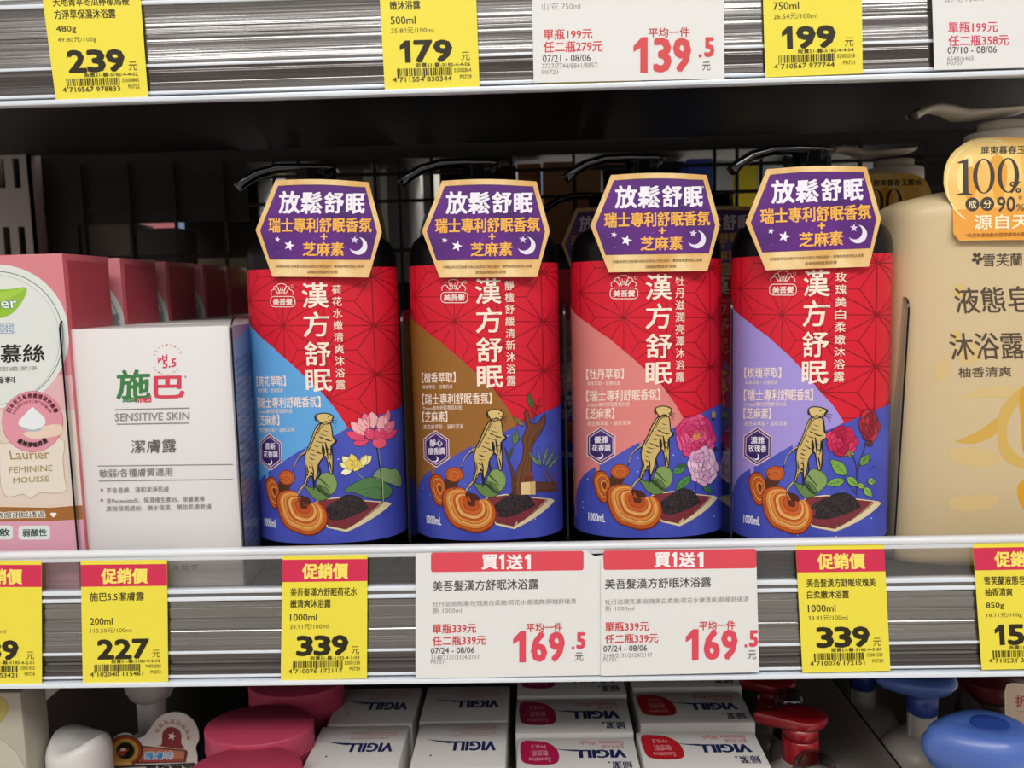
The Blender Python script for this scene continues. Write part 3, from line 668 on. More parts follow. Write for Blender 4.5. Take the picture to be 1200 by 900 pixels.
# ---- hexagonal neck tag
CT = lambda x, y: (650+x/5.4545, 170+y/5.4545)
TX = at(768, 262, BY).x - BX[2]
zt0, zt1 = at(768, 318, BY-BB).z, at(768, 204, BY-BB).z
def tag_y(x, z):                  # card leaning back to the neck, slightly bowed
    q = (z-zt0)/(zt1-zt0); u = x-BX[2]-TX
    return BY-BB-.0030+.0045*q+u*u*1.6
gold = noisy('tag_gold', '#d9a862', '#ecd09a', (55, 55, 55), .35)
purple = noisy('tag_purple', '#26174c', '#60247f', (16, 16, 26), .35)
def neck_tag(parent):
    def pre(px, py): p = solve(px, py, tag_y); return p.x-BX[2]-TX, p.z
    a = Art(pre); T = lambda l: [CT(*p) for p in l]
    out = [(228, 515), (360, 192)]+[(360+610*k/8, 192-14*math.sin(math.pi*k/8)) for k in range(1, 8)]+[(970, 192), (1055, 510), (975, 805), (345, 813)]
    a.poly(T(out), gold)
    inn = [(260, 518), (380, 227)]+[(380+568*k/8, 227-13*math.sin(math.pi*k/8)) for k in range(1, 8)]+[(948, 223), (1024, 514), (985, 692), (325, 703)]
    a.poly(T(inn), purple); a.line(T(inn), .5, '#4a3418', True)
    for _ in range(26):
        x, y = rnd.uniform(330, 960), rnd.uniform(240, 680); a.ell(*CT(x, y), *(2*[rnd.choice((.3, .45))]), '#b8a4dc', n=6)
    for k, ch in enumerate('放鬆舒眠'):
        x0 = (388, 535, 690, 830)[k]; a.text(ch, *CT(x0, 262+(0, 2, 0, 6)[k]), *CT(x0+(135, 135, 120, 112)[k], 402-(0, 2, 8, 8)[k]), '#efeaf4', .8)
    a.text('瑞士專利舒眠香氛', *CT(318, 428), *CT(990, 520), '#efb04a', .45); a.text('+', *CT(666, 528), *CT(706, 566), '#efb04a', .5)
    a.text('芝麻素', *CT(550, 585), *CT(815, 672), '#efb04a', .45)
    a.star(*CT(378, 573), 3.8, '#e6dcf2', -80); a.star(*CT(458, 610), 6.6, '#f0eaf6', -75); a.star(*CT(884, 565), 4.8, '#d8c8e8', -85)
    a.moon(*CT(908, 604), 10.4, '#e4dcea', 38, off=.42)
    a.text('*舒眠香氛及芝麻素均為本品添加之特定成份・實際使用感受因人而異', *CT(365, 731), *CT(942, 750), '#5a4020'); a.text('詳細說明請見背標', *CT(580, 766), *CT(775, 786), '#5a4020')
    a.text('*', *CT(940, 262), *CT(952, 276), '#efeaf4')
    def post(x, z, o): return Vector((x, tag_y(x+BX[2]+TX, z)-BY-.0004-o, z))
    def solid(bm, s):             # thickness of the card
        f = [bm.verts.new(post(*pre(*CT(*p)), -.0)) for p in out]; b = [bm.verts.new(v.co+Vector((0, .0005, 0))) for v in f]; n = len(f)
        for k in range(n): bm.faces.new((f[k], f[(k+1) % n], b[(k+1) % n], b[k])).material_index = 0
        bm.faces.new(b).material_index = 0
    return a.build('neck_tag', post, parent, step=.004, dz=4e-6, solid=solid)

def pump_mesh(parent, ztop, arm, r_head, mats, col_z, nozzle_drop=.016, ribs=True):
    """collar, ribbed stem and a long lever ending in a spout that points left"""
    bm = bmesh.new(); loft(bm, [(col_z, .0175, .0175), (col_z+.001, .018, .018), (col_z+.012, .018, .018), (col_z+.0135, .017, .017)], 40); c = finish(bm, 'collar', mats, parent)
    bm = bmesh.new(); n = 48
    prev = None
    for z in (col_z+.0135, ztop-.004):
        ring = [bm.verts.new(((r_head+(.0006 if k % 4 < 2 else 0)*ribs)*math.cos(2*math.pi*k/n), (r_head+(.0006 if k % 4 < 2 else 0)*ribs)*math.sin(2*math.pi*k/n), z)) for k in range(n)]
        if prev:
            for k in range(n): bm.faces.new((prev[k], prev[(k+1) % n], ring[(k+1) % n], ring[k]))
        prev = ring
    bm.faces.new(prev); finish(bm, 'pump_stem', mats, parent, smooth=20)
    bm = bmesh.new()
    pts = [(r_head*1.12, 0, ztop-.0030), (r_head*.5, 0, ztop-.0028), (-.2*arm, -.001, ztop-.0022), (-.5*arm, -.002, ztop-.0020), (-.75*arm, -.004, ztop-.0052), (-.92*arm, -.006, ztop-.0102), (-arm, -.007, ztop-nozzle_drop+.002)]
    sweep(bm, pts, [(r_head*.8, .0018), (r_head, .0024), (r_head*.85, .0030), (.0055, .0030), (.0048, .0030), (.0045, .003), (.0042, .0030)], 20)
    finish(bm, 'pump_lever', mats, parent)

PROTO = []
BODY = [(0, BA*.93, BB*.92), (.0015, BA*.97, BB*.96), (.005, BA, BB), (Z_SH, BA, BB), (Z_SH+.004, BA*.985, BB*.97), (Z_SH+.009, BA*.93, BB*.91), (Z_SH+.014, BA*.8, BB*.8), (Z_SH+.018, BA*.6, BB*.66), (Z_SH+.0215, .0165, .0165), (Z_SH+.026, .0165, .0165)]
ZTOP = at(390, 192.5, BY).z
LOOK = ('sky blue lower left panel and pink lotus', 'brown lower left panel and sandalwood branch', 'salmon pink lower left panel and pink peony', 'lavender lower left panel and red roses')
SHORT = ('blue lotus', 'brown sandalwood', 'salmon peony', 'lavender rose')
rolls = (.020, .007, 0, -.022); tdx = (-13, -4, 11, 7); tz = (-.0030, -.0022, 0, .0030)
for i in range(4):
    t = thing('pump_bottle', 'front red body wash bottle with ' + LOOK[i], 'bottle', (BX[i], BYS[i], 0), 'herbal body wash bottles')
    if i == 0:
        bm = bmesh.new(); loft(bm, [(z, a, b, BN if a > .03 else 2) for z, a, b in BODY], 72); body = finish(bm, 'body', black, t)
        tagm = neck_tag(t); tagm.location = (0, 0, 0)
        pump_mesh(t, ZTOP, .049, .0105, gloss_black, Z_SH+.021); shared = [c for c in t.children if c.name.split('.')[0] != 'neck_tag']; base = t
    else:
        for s_ in shared:
            c = s_.copy(); COL.objects.link(c); c.parent = t
        c = tagm.copy(); COL.objects.link(c); c.parent = t
    nt_ = tagm if i == 0 else c
    cxp, cyp = ((371.5, 271), (568.5, 271), (768, 264), (954.5, 258))[i]; p_ = at(cxp, cyp, BYS[i]-BB-.002); q_ = at(768, 264, BY-BB-.002)
    nt_.location = (p_.x-BX[i]-(q_.x-BX[2]-TX), 0, 0); dzt = p_.z-q_.z; nt_.rotation_euler = (0, rolls[i], 0)
    # turn about the middle of the card
    piv = Vector((0, 0, (zt0+zt1)/2)); rm = Matrix.Rotation(rolls[i], 3, 'Y'); nt_.location += piv-rm@piv + Vector((0, 0, dzt))
    label(i, t); PROTO.append(t)
bpy.context.view_layer.update()
for i, dx, dy, lb in ((2, -.010, .205, 'lone red body wash bottle at the very back behind the salmon peony one'), (3, -.004, .215, 'lone red body wash bottle at the very back behind the lavender rose one')):
    c = copy_tree(PROTO[i]); c.location = (BX[i]+dx, BY+dy, 0); c['label'] = lb

# ================================================================== price tags in the rails
YT = -.0016
YEL, BAND, PRICE = '#eadb45', '#cf2f52', '#2a2413'
def card(quad, paper, draw, nm, label, group, over=None, curve=0):
    """a printed card standing in the rail: quad = its four corners in the photograph (tl, tr, br, bl)"""
    tl, tr, br, bl = [Vector((*p, 0)) for p in quad]
    # the card is a true flat rectangle-like sheet; artwork is read in its own 100 x 145 units
    def uv(u, v):
        s_, t_ = u/100, v/145
        return (tl*(1-s_)*(1-t_)+tr*s_*(1-t_)+br*s_*t_+bl*(1-s_)*t_)
    def pre(u, v):
        p = uv(u, v); q = at(p.x, p.y, YT); return q.x, q.z
    a = Art(pre); outline = over or [(0, 0), (100, 0), (100, 145), (0, 145)]
    a.poly(outline, paper); draw(a)
    def post(x, z, o): return Vector((x, YT-o-curve*0, z))
    def solid(bm, s_):
        f = [bm.verts.new(post(*pre(*p), 0)) for p in outline]; b = [bm.verts.new(v.co+Vector((0, .0004, 0))) for v in f]; n = len(f)
        for k in range(n): bm.faces.new((f[k], f[(k+1) % n], b[(k+1) % n], b[k]))
        bm.faces.new(b)
    o = a.build(nm, post, None, dz=4e-6, smooth=False, solid=solid)
    c = sum((Vector(v.co) for v in o.data.vertices), Vector())/len(o.data.vertices); c = at(*((tl+tr+br+bl)/4).xy, YT)
    for v in o.data.vertices: v.co -= c
    o.location = c
    return tag(o, label, 'price tag', group)

def bars(a, x0, x1, y0, y1, seed, mat='#3a3418'):
    r = random.Random(seed); x = x0
    for _ in range(30):
        wd = r.choice((.7, .7, 1.1, 1.6))*(x1-x0)/58; a.add([(x, y0), (x+wd, y0), (x+wd, y1+(2 if _ in (0, 14, 29) else 0)), (x, y1+(2 if _ in (0, 14, 29) else 0))], [(0, 1, 2), (0, 2, 3)], mat)
        x += wd+r.choice((.7, .9, 1.4))*(x1-x0)/58
        if x > x1: break
def yellow(name1, name2, vol, unit, price, code, digits, c2, c3, promo=True, seed=1):
    K, K2 = '#3b3520', '#57502a'
    def draw(a):
        if promo:
            a.poly([(0, 5), (100, 5), (100, 31), (0, 31)], BAND)
            a.text('促銷價', 24, 10, 77, 27.5, '#f5e36a', .7, sl=0)
        n = len(name1); a.text(name1, 10, 38, 10+min(78, 7.9*n), 48, K, .2, sl=0)
        if name2: a.text(name2, 10, 51.5, 10+min(78, 7.9*len(name2)), 61, K, .2, sl=0)
        a.text(vol, 10, 68, 10+5.2*len(vol), 76, K, .15, sl=0); a.text(unit, 10, 80, 10+3.7*len(unit), 86, K2, 0, sl=0)
        x = 18
        for ch in price:
            wd = 15 if ch == '1' else 20.5
            if ch == '1': a.poly([(x+5, 117), (x+5, 101), (x, 104), (x, 99), (x+6, 93.5), (x+11, 93.5), (x+11, 117)], PRICE)
            else: a.text(ch, x+.9, 94.4, x+wd-2.4, 116.2, PRICE, 1.5, sl=0)
            x += wd
        a.text('元', 82, 107, 91, 116, K, 0, sl=0)
        a.text(code, 34, 117.5, 91, 122, K, .05, sl=0)
        bars(a, 14, 71, 123, 131, seed); a.text(digits, 9, 132, 71, 137, K, .05, sl=0)
        a.text(c2, 74, 124, 92, 128, K2, 0, sl=0); a.text(c3, 80, 131, 92, 135, K2, 0, sl=0)
    return draw
GM, GU = 'yellow price tags on the middle rail', 'price cards on the upper rail'
card([(-52, 657), (48.5, 657), (49, 801.5), (-50, 801.5)], YEL, yellow('蘿莉亞慕絲', '', '150ml', '126.00元/100ml', '189', '販賣51-醫-5182-4-2-01', '4 710363 553421', '52001432', 'P0724', True, 3), 'price_tag', 'yellow promotion price tag cut off at the left edge under the pink mousse box', GM)
card([(94.5, 657), (195.5, 656), (197, 798.5), (97, 801)], YEL, yellow('施巴5.5潔膚露', '', '200ml', '113.50元/100ml', '227', '販賣51-醫-5182-4-2-02', '4 102040 115461', '94052020', 'P0252', True, 5), 'price_tag', 'yellow promotion price tag reading 227 under the white boxes', GM)
card([(331, 651), (430.5, 650), (430, 795), (329, 797.5)], YEL, yellow('美吾髮漢方舒眠荷花水', '嫩清爽沐浴露', '1000ml', '33.91元/100ml', '339', '販賣51-醫-5182-4-3-03', '4 710076 172112', '52001538', 'P0724', True, 8), 'price_tag', 'yellow price tag reading 339 under the blue lotus bottle', GM)
card([(932.5, 639), (1036, 638), (1043.5, 786), (940.5, 788.5)], YEL, yellow('美吾髮漢方舒眠玫瑰美', '白柔嫩沐浴露', '1000ml', '33.91元/100ml', '339', '販賣51-醫-5182-4-3-05', '4 710076 172151', '52001520', 'P0724', True, 9), 'price_tag', 'yellow price tag reading 339 under the lavender rose bottle', GM)
card([(1140, 637), (1243, 635), (1251, 783), (1150.5, 785)], YEL, yellow('雪芙蘭液態皂沐浴露', '柚香清爽', '850g', '18.71元/100g', '159', '販賣51-醫-5182-4-3-06', '4 710221 353241', '52001666', 'P0724', True, 11), 'price_tag', 'yellow price tag cut off at the right edge under the beige bottle', GM)
# upper rail
card([(44, -46), (161, -48), (173.5, 114.5), (65.5, 117.5)], YEL, yellow('天地菁萃冬瓜檸檬馬鞭', '方淨草保濕沐浴露', '480g', '49.80元/100g', '239', '販賣51-醫-5182-4-4-02', '4 710567 978833', '52003862', 'P0722', False, 13), 'price_tag', 'yellow price tag reading 239 at the left end of the upper rail', GU)
card([(442, -56), (556, -58), (562, 102.5), (451, 105.5)], YEL, yellow('蜂蜜牛奶保濕滋潤水感', '嫩沐浴露', '500ml', '35.80元/100ml', '179', '販賣51-醫-5182-4-4-06', '4 711554 830344', '52002864', 'P0729', False, 17), 'price_tag', 'yellow price tag reading 179 on the upper rail', GU)
card([(892, -74), (1009, -77), (1011, 86), (897, 90.5)], YEL, yellow('草本植萃舒緩保濕沐浴', '乳清新花香', '750ml', '26.54元/100ml', '199', '販賣51-醫-5182-4-4-04', '4 710567 977744', '52002318', 'P0721', False, 19), 'price_tag', 'yellow price tag reading 199 on the upper rail', GU)
# white offer cards: drawn in photograph pixels
REDI, GREY, GR2 = '#cb3f44', '#45433f', '#85837e'
def offer(quad, draw, label, outline=None, group='white offer cards'):
    a = Art(lambda x, y: (lambda q: (q.x, q.z))(at(x, y, YT-.0008)))
    a.poly(outline or quad, '#dfdfdd'); draw(a); ol = outline or quad
    post = lambda x, z, o: Vector((x, YT-.0008-o, z))
    def solid(bm, s_):
        f = [bm.verts.new(post(*a.pre(*p), 0)) for p in ol]; b = [bm.verts.new(v.co+Vector((0, .0004, 0))) for v in f]; n = len(f)
        for k in range(n): bm.faces.new((f[k], f[(k+1) % n], b[(k+1) % n], b[k]))
        bm.faces.new(b)
    o = a.build('offer_card', post, None, dz=4e-6, smooth=False, solid=solid)
    c = at(sum(p[0] for p in ol)/len(ol), sum(p[1] for p in ol)/len(ol), YT)
    for v in o.data.vertices: v.co -= c
    o.location = c
    return tag(o, label, 'price tag', group)
def big(a, s_, x0, x1, y0, y1, b, mat):
    n = len(s_); wd = (x1-x0)/n
    for k, ch in enumerate(s_):
        x = x0+k*wd
        if ch == '1':
            q = wd*.86; a.poly([(x+q*.42, y1), (x+q*.42, y0+(y1-y0)*.3), (x+q*.02, y0+(y1-y0)*.42), (x+q*.02, y0+(y1-y0)*.25), (x+q*.5, y0), (x+q*.86, y0), (x+q*.86, y1)], mat)
        else: a.text(ch, x+b+.4, y0+b, x+wd-b-1, y1-b, mat, b, sl=0)
def offer_art(dx, dy, single, pair, dates, codes, price, title=None, sub=None, dec='.5'):
    def draw(a):
        X = lambda x: x+dx; Y = lambda y: y+dy
        T = lambda t, x0, y0, x1, y1, m, b=0: a.text(t, X(x0), Y(y0), X(x1), Y(y1), m, b)
        if title:
            a.rrect(X(505), Y(646.5), X(684), Y(669.5), 3, '#d94a58', -.012)
            for k, ch in enumerate('買1送1'):
                x0, x1 = ((565, 583), (585.5, 591), (594, 612), (615.5, 622))[k]
                if ch == '1': a.poly([(X(x0+2), Y(667)), (X(x0+2), Y(655)), (X(x0-.5), Y(655)), (X(x0-.5), Y(652.5)), (X(x0+2.4), Y(649.5)), (X(x1), Y(649.5)), (X(x1), Y(667))], '#f4ecec')
                else: a.text(ch, X(x0), Y(650.2), X(x1), Y(666.8), '#f4ecec', .75)
            T(title, 507, 679.5, 631, 691.5, GREY, .2); T(sub[0], 507, 703, 675, 709.5, GR2); T(sub[1], 507, 712, 541, 718.5, GR2)
        T(single, 507, 731, 558, 742, REDI, .25); T(pair, 507, 745, 569, 756, REDI, .25)
        T(dates, 505, 758.5, 556, 765.5, GREY, .1); T(codes[0], 505, 767.5, 562, 772.5, GR2); T(codes[1], 505, 773.5, 523, 777.5, GR2)
        T('平均一件', 617, 730, 659, 740.5, REDI, .2)
        big(a, price, X(601), X(663), Y(739.5), Y(776), 1.7, '#d9485a'); a.ell(X(671.5), Y(759), 1.7, 1.9, '#d9485a', n=10); a.text(dec[1:], X(676.5), Y(741.5), X(685), Y(759.5), '#d9485a', 1.1); T('元', 674, 764.5, 683.5, 774.5, GREY)
    return draw
SUB = ('牡丹滋潤亮澤/玫瑰美白柔嫩/荷花水嫩清爽/靜檀舒緩清', '新 1000ml')
offer([(487, 648), (686, 645), (697, 652), (708, 650), (708, 791), (487, 795.5)], offer_art(0, 0, '單瓶339元', '任二瓶339元', '07/24 - 08/06', ('2148/2131/2124/2117', 'P0721-'), '169', '美吾髮漢方舒眠沐浴露', SUB), 'left white offer card of the pair under the brown labelled bottle')
o = offer([(704, 655), (722, 650), (746, 644), (885.5, 642), (889.5, 787), (704, 791.3)], offer_art(202, -3, '單瓶339元', '任二瓶339元', '07/24 - 08/06', ('2148/2131/2124/2117', 'P0721-'), '169', '美吾髮漢方舒眠沐浴露', SUB), 'right white offer card of the pair with torn top corner, under the salmon labelled bottle')
o.location.y -= .0008
def up1(a):
    T = lambda *k: a.text(*k)
    T('山/花 750ml', 635, 3, 680, 11.5, GR2); T('單瓶199元', 637, 34, 694, 46, REDI, .3); T('任二瓶279元', 637, 48, 706, 61, REDI, .3); T('07/21 - 08/06', 636, 64, 692, 72.5, GREY, .1)
    T('7737/7744/8841/8857', 635, 74, 700, 80, GR2); T('P0721', 635, 82, 654, 87, GR2); T('平均一件', 760, 32.5, 808, 43.5, '#c0403e', .2)
    big(a, '139', 742, 811, 43.5, 85.5, 2.0, '#d24b4f'); a.ell(820.5, 65.5, 2, 2.2, '#d24b4f', n=10); a.text('5', 826.5, 44.5, 836, 66, '#d24b4f', 1.3); T('元', 823, 72.5, 832.5, 82.5, GREY)
offer([(622, -60), (848, -66), (849, 92), (625.5, 97)], up1, 'large white offer card reading 139.5 on the upper rail', None, 'white offer cards')
def up2(a):
    T = lambda *k: a.text(*k)
    T('山/花 750ml', 1108, -6, 1153, 2.5, GR2); T('單瓶199元', 1111.5, 25.5, 1169, 38, '#d0435c', .3); T('任二瓶358元', 1111.5, 41, 1182, 53.5, '#d0435c', .3); T('07/10 - 08/06', 1110.5, 54.5, 1168, 62.5, GREY, .1)
    T('6548/6465', 1110, 66, 1141, 71, GR2); T('P0707', 1110, 72.5, 1128, 76.5, GR2); T('平均一件', 1235, 22.5, 1284, 34, '#c0403e', .2); big(a, '179', 1216, 1286, 35, 78, 2, '#d24b4f')
offer([(1090, -80), (1322, -86), (1325, 76), (1095, 82)], up2, 'white offer card at the right end of the upper rail, cut by the edge', None, 'white offer cards')
o = card([(640, -40), (752, -42), (752, 97.5), (640, 101)], '#d9c75c', lambda a: None, 'price_tag', 'yellow tag mostly hidden behind the large white 139.5 card', GU); o.location.y += .0006

# ================================================================== beige bottle and its column
beige = pmat('beige_bottle', '#cfba92', .4, spec=.4)
taupe = pmat('pump_taupe', '#cfc8b6', .38, spec=.4)
pump_white = pmat('collar_cream', '#e0dccf', .38)
GY = .062; GX = at(1163, 400, GY).x+.0015; GA, GB, GN = .0735, .036, 3.6
gy = lambda u: GY-GB*max(0, 1-min(1, abs(u)/GA)**GN)**(1/GN)
z_sh = solve(1100, 234, lambda x, z: gy(x-GX)).z
def beige_bottle(t):
    bm = bmesh.new()
    loft(bm, [(0, GA*.95, GB*.93, GN), (.002, GA*.985, GB*.97, GN), (.006, GA, GB, GN), (z_sh-.010, GA, GB, GN), (z_sh-.006, GA*.99, GB*.985, GN), (z_sh-.002, GA*.955, GB*.95, GN), (z_sh+.002, GA*.85, GB*.87, 3), (z_sh+.006, GA*.6, GB*.7, 2.5), (z_sh+.0085, .022, .02, 2), (z_sh+.010, .019, .019, 2), (z_sh+.02, .019, .019, 2)], 72)
    finish(bm, 'body', beige, t)
    ztop = at(1130, 122, GY).z; zc = at(1160, 170, GY).z; zm = at(1157, 157, GY).z
    bm = bmesh.new(); loft(bm, [(z_sh+.012, .0215, .0215), (zc, .0215, .0215), (zm-.001, .0212, .0212), (zm, .0203, .0203)], 48); finish(bm, 'collar', pump_white, t)
    bm = bmesh.new(); loft(bm, [(zm, .0140, .0140), (ztop-.012, .0140, .0140)], 40)
    for v in bm.verts: v.co.x -= 0
    finish(bm, 'pump_stem', taupe, t)
    bm = bmesh.new(); D_ = .00056
    top = [(1197, 125, 134), (1180, 126.5, 137), (1160, 128, 139), (1140, 128.5, 142), (1122, 126.5, 144), (1105, 123.5, 139), (1090, 123, 137), (1078, 126, 137.5), (1068, 131, 141.5), (1060, 136, 146)]
    pts = []; sz = []
    for x, ya, yb in top:
        p, q = at(x, ya, GY), at(x, yb, GY); pts.append((p.x-GX, -.002-.010*max(0, (1120-x)/60), (p.z+q.z)/2)); h = (p.z-q.z)/2; f = max(0, min(1, (1150-x)/50)); sz.append((.0145*(1-f)+.0062*f, h*.86))
    sweep(bm, pts, sz, 24, 2.4); finish(bm, 'pump_lever', taupe, t)
    bm = bmesh.new(); e = pts[-1]; d = (Vector(pts[-1])-Vector(pts[-2])).normalized()
    sweep(bm, [Vector(e)-d*.004, Vector(e)+d*.0006], [(.004, .0030)]*2, 16, 2.2); finish(bm, 'spout_hole', pmat('spout_dark', '#4a4234', .5), t)
    # printed artwork
    def pre(px, py): p = solve(px, py, lambda x, z: gy(max(-GA*.97, min(GA*.97, x-GX)))); return p.x-GX, p.z
    a = Art(pre); Y1, Y2, Y3 = '#cfa64e', '#cfac5c', '#d2b880'
    for pts_, cl in (([(1125, 466), (1145, 455), (1180, 452), (1210, 456), (1190, 464), (1150, 466)], Y3), ([(1120, 517), (1140, 520), (1165, 510), (1172, 496), (1168, 490), (1150, 503), (1128, 514)], Y1), ([(1110, 528), (1135, 524), (1165, 530), (1175, 540), (1150, 548), (1120, 540)], Y3),
                     ([(1170, 490), (1180, 470), (1200, 452), (1215, 450), (1210, 462), (1190, 478), (1180, 500), (1182, 520), (1195, 535), (1212, 540), (1212, 550), (1190, 546), (1172, 530)], Y2), ([(1196, 458), (1215, 452), (1225, 500), (1215, 536), (1200, 532), (1197, 500)], '#cf9a34'),
                     ([(1192, 575), (1200, 562), (1225, 560), (1225, 600), (1200, 597)], '#d69c24'), ([(1115, 584), (1165, 580), (1168, 590), (1150, 598), (1118, 598)], Y3), ([(1095, 430), (1110, 420), (1112, 440), (1100, 446)], Y3), ([(1120, 410), (1140, 400), (1150, 420), (1130, 428)], Y3), ([(1118, 338), (1128, 332), (1128, 346), (1120, 348)], '#d8b870'), ([(1113, 392), (1125, 388), (1122, 402)], '#d8b870')):
        a.blob(pts_, cl, 4)
    Bn = '#55483a'
    for k in range(5): a.ell(1145.2+4*math.cos(R(72*k-60)), 302.5+4.6*math.sin(R(72*k-60)), 3.0, 2.2, '#4a4038', 72*k-60, 12)
    a.text('雪芙蘭', 1152, 297, 1198, 312, Bn, .2); a.text('液態皂', 1119, 336, 1208, 366.5, Bn, .35, -.02, 0, -.12); a.text('沐浴露', 1113, 390, 1200, 421, Bn, .35, -.02, 0, -.12); a.text('柚香清爽', 1123, 430, 1185, 442, Bn, .1)
    a.build('print', lambda u, z, o: Vector((u, gy(u)-GY-.00006-o, z)), t, step=.003, clip=((-GA*.96, GA*.96), None), dz=3e-6)
    # yellow neck tag
    ty = lambda x, z: GY-GB-.004+.012*max(0, min(1.3, (z-zA)/(zB-zA)))+((x-GX)**2)*1.0
    zA, zB = at(1155, 282, GY-GB).z, at(1155, 165, GY-GB).z
    def pre2(px, py): p = solve(px, py, ty); return p.x-GX, p.z
    a = Art(pre2)
    out = sm([(1105.5, 215), (1107, 198), (1114, 182), (1127, 170), (1142, 163), (1165, 161), (1190, 161), (1215, 164), (1232, 176), (1240, 200), (1238, 222), (1230, 240)], 4, False)+[(1230, 276), (1224, 281), (1124, 282), (1117, 274), (1116, 240)]+sm([(1116, 240), (1109, 230), (1105.5, 215)], 3, False)[1:-1]
    a.poly(out, noisy('tag_yellow', '#e6a83e', '#f2cf78', (38, 38, 38), .35))
    a.poly([(1116, 246), (1232, 240), (1230, 276), (1224, 281), (1124, 281.5), (1117, 274)], '#e39a2c')
    for p, cl in (([(1122, 200), (1135, 180), (1140, 195), (1130, 225), (1122, 220)], '#eedc8c'), ([(1160, 190), (1172, 182), (1180, 200), (1176, 228), (1166, 235)], '#e2a024'), ([(1195, 176), (1215, 172), (1222, 210), (1206, 228)], '#e7b850'), ([(1128, 205), (1140, 196), (1144, 222), (1134, 236)], '#dd9a20')): a.blob(p, cl, 4)
    a.arc(1160, 215, 51, 125, 285, 1.6, '#f2e2a4', 24); K = '#33231a'
    a.text('屏東暮春玉露柚', 1149, 171, 1222, 180.5, K, .2)
    def zero(cx, cy, rx, ry, tk): a.poly([(cx+rx*math.cos(R(g)), cy+ry*math.sin(R(g))) for g in range(0, 360, 12)], K, [[(cx+(rx-tk)*math.cos(R(g)), cy+(ry-1.2)*math.sin(R(g))) for g in range(0, 360, 12)]])
    a.poly([(1122, 190), (1134, 186), (1134.5, 226), (1139, 227.5), (1139, 229), (1121, 229), (1121, 227.5), (1127.5, 226), (1128, 191.5), (1122, 191.5)], K)
    zero(1152.5, 206.5, 12.8, 20.5, 5.2); zero(1181, 205.5, 12.8, 20.5, 5.2)
    a.text('%', 1183, 213, 1196, 226, K, .3); a.ell(1139, 239.5, 8.2, 8.2, K); a.ell(1156.5, 239, 8.2, 8.2, K); a.text('成', 1134.5, 235, 1143.5, 244.5, '#f0dca0', .15); a.text('分', 1152, 234.5, 1161, 244, '#f0dca0', .15)
    a.text('90', 1168, 230.5, 1189, 248, K, .3); a.text('%', 1190, 239, 1200, 247, K); a.text('*', 1193, 229, 1197, 234, K); a.text('源自天然', 1141, 251, 1228, 268, '#f4e6c4', .35); a.text('*天然來源指數依國際標準計算方式含水', 1131, 272.5, 1222, 277.5, '#7a4a18')
    def post2(u, z, o): return Vector((u, ty(u+GX, z)-GY-.0004-o, z))
    def solid(bm, s_):
        f = [bm.verts.new(post2(*pre2(*p), 0)) for p in out]; b = [bm.verts.new(v.co+Vector((0, .0006, 0))) for v in f]; n = len(f)
        for k in range(n): bm.faces.new((f[k], f[(k+1) % n], b[(k+1) % n], b[k]))
        bm.faces.new(b)
    a.build('neck_tag', post2, t, step=.004, dz=5e-6, solid=solid)
t = thing('pump_bottle', 'front beige pump bottle with yellow 100% neck tag, cut by the right edge', 'bottle', (GX, GY, 0), 'beige pump bottles')
beige_bottle(t); bpy.context.view_layer.update()
c = copy_tree(t); c.location = (GX-.002, GY+.152, 0); c['label'] = 'rear beige pump bottle deep in shadow behind the lavender rose bottle'

# ================================================================== white cleanser boxes
def face_pre(Y, X0): return lambda px, py: (lambda q: (q.x-X0, q.z))(at(px, py, Y))
SY = .014; p0, p1 = at(81, 388, SY), at(266.5, 380, SY); SX = (p0.x+p1.x)/2+.0005; SW = (p1.x-p0.x); SH = (p0.z+p1.z)/2; SD = .052
sw = pmat('carton_white', '#dcd9d8', .42, spec=.35)
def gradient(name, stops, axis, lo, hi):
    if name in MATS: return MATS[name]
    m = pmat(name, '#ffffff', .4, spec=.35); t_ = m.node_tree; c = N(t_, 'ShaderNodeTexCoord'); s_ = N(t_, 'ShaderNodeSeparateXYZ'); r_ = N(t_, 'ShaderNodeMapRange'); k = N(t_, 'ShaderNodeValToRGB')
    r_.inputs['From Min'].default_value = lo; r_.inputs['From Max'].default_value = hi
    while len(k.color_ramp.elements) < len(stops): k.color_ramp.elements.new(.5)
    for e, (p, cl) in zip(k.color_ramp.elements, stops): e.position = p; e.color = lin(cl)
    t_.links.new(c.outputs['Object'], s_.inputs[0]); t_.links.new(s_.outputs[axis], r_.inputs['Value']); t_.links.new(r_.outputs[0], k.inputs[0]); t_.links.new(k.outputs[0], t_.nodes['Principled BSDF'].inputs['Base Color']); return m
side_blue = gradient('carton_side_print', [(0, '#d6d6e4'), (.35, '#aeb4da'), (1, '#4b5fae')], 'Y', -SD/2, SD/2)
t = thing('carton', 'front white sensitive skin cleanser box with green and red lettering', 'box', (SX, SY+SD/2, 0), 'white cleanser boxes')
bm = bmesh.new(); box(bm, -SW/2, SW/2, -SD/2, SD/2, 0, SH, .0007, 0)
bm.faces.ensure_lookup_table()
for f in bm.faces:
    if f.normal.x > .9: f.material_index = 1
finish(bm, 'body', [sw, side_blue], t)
a = Art(face_pre(SY, SX)); G_, R_, K = '#3f7d46', '#cf4258', '#5d5b5a'
a.text('施', 137.5, 434, 175.5, 467, G_, 1.0); a.text('巴', 181, 441, 215.5, 466, R_, 1.1)
a.text('seba', 144, 463, 161, 471, G_, .4); a.text('med', 162, 463.5, 177, 471.5, R_, .4)
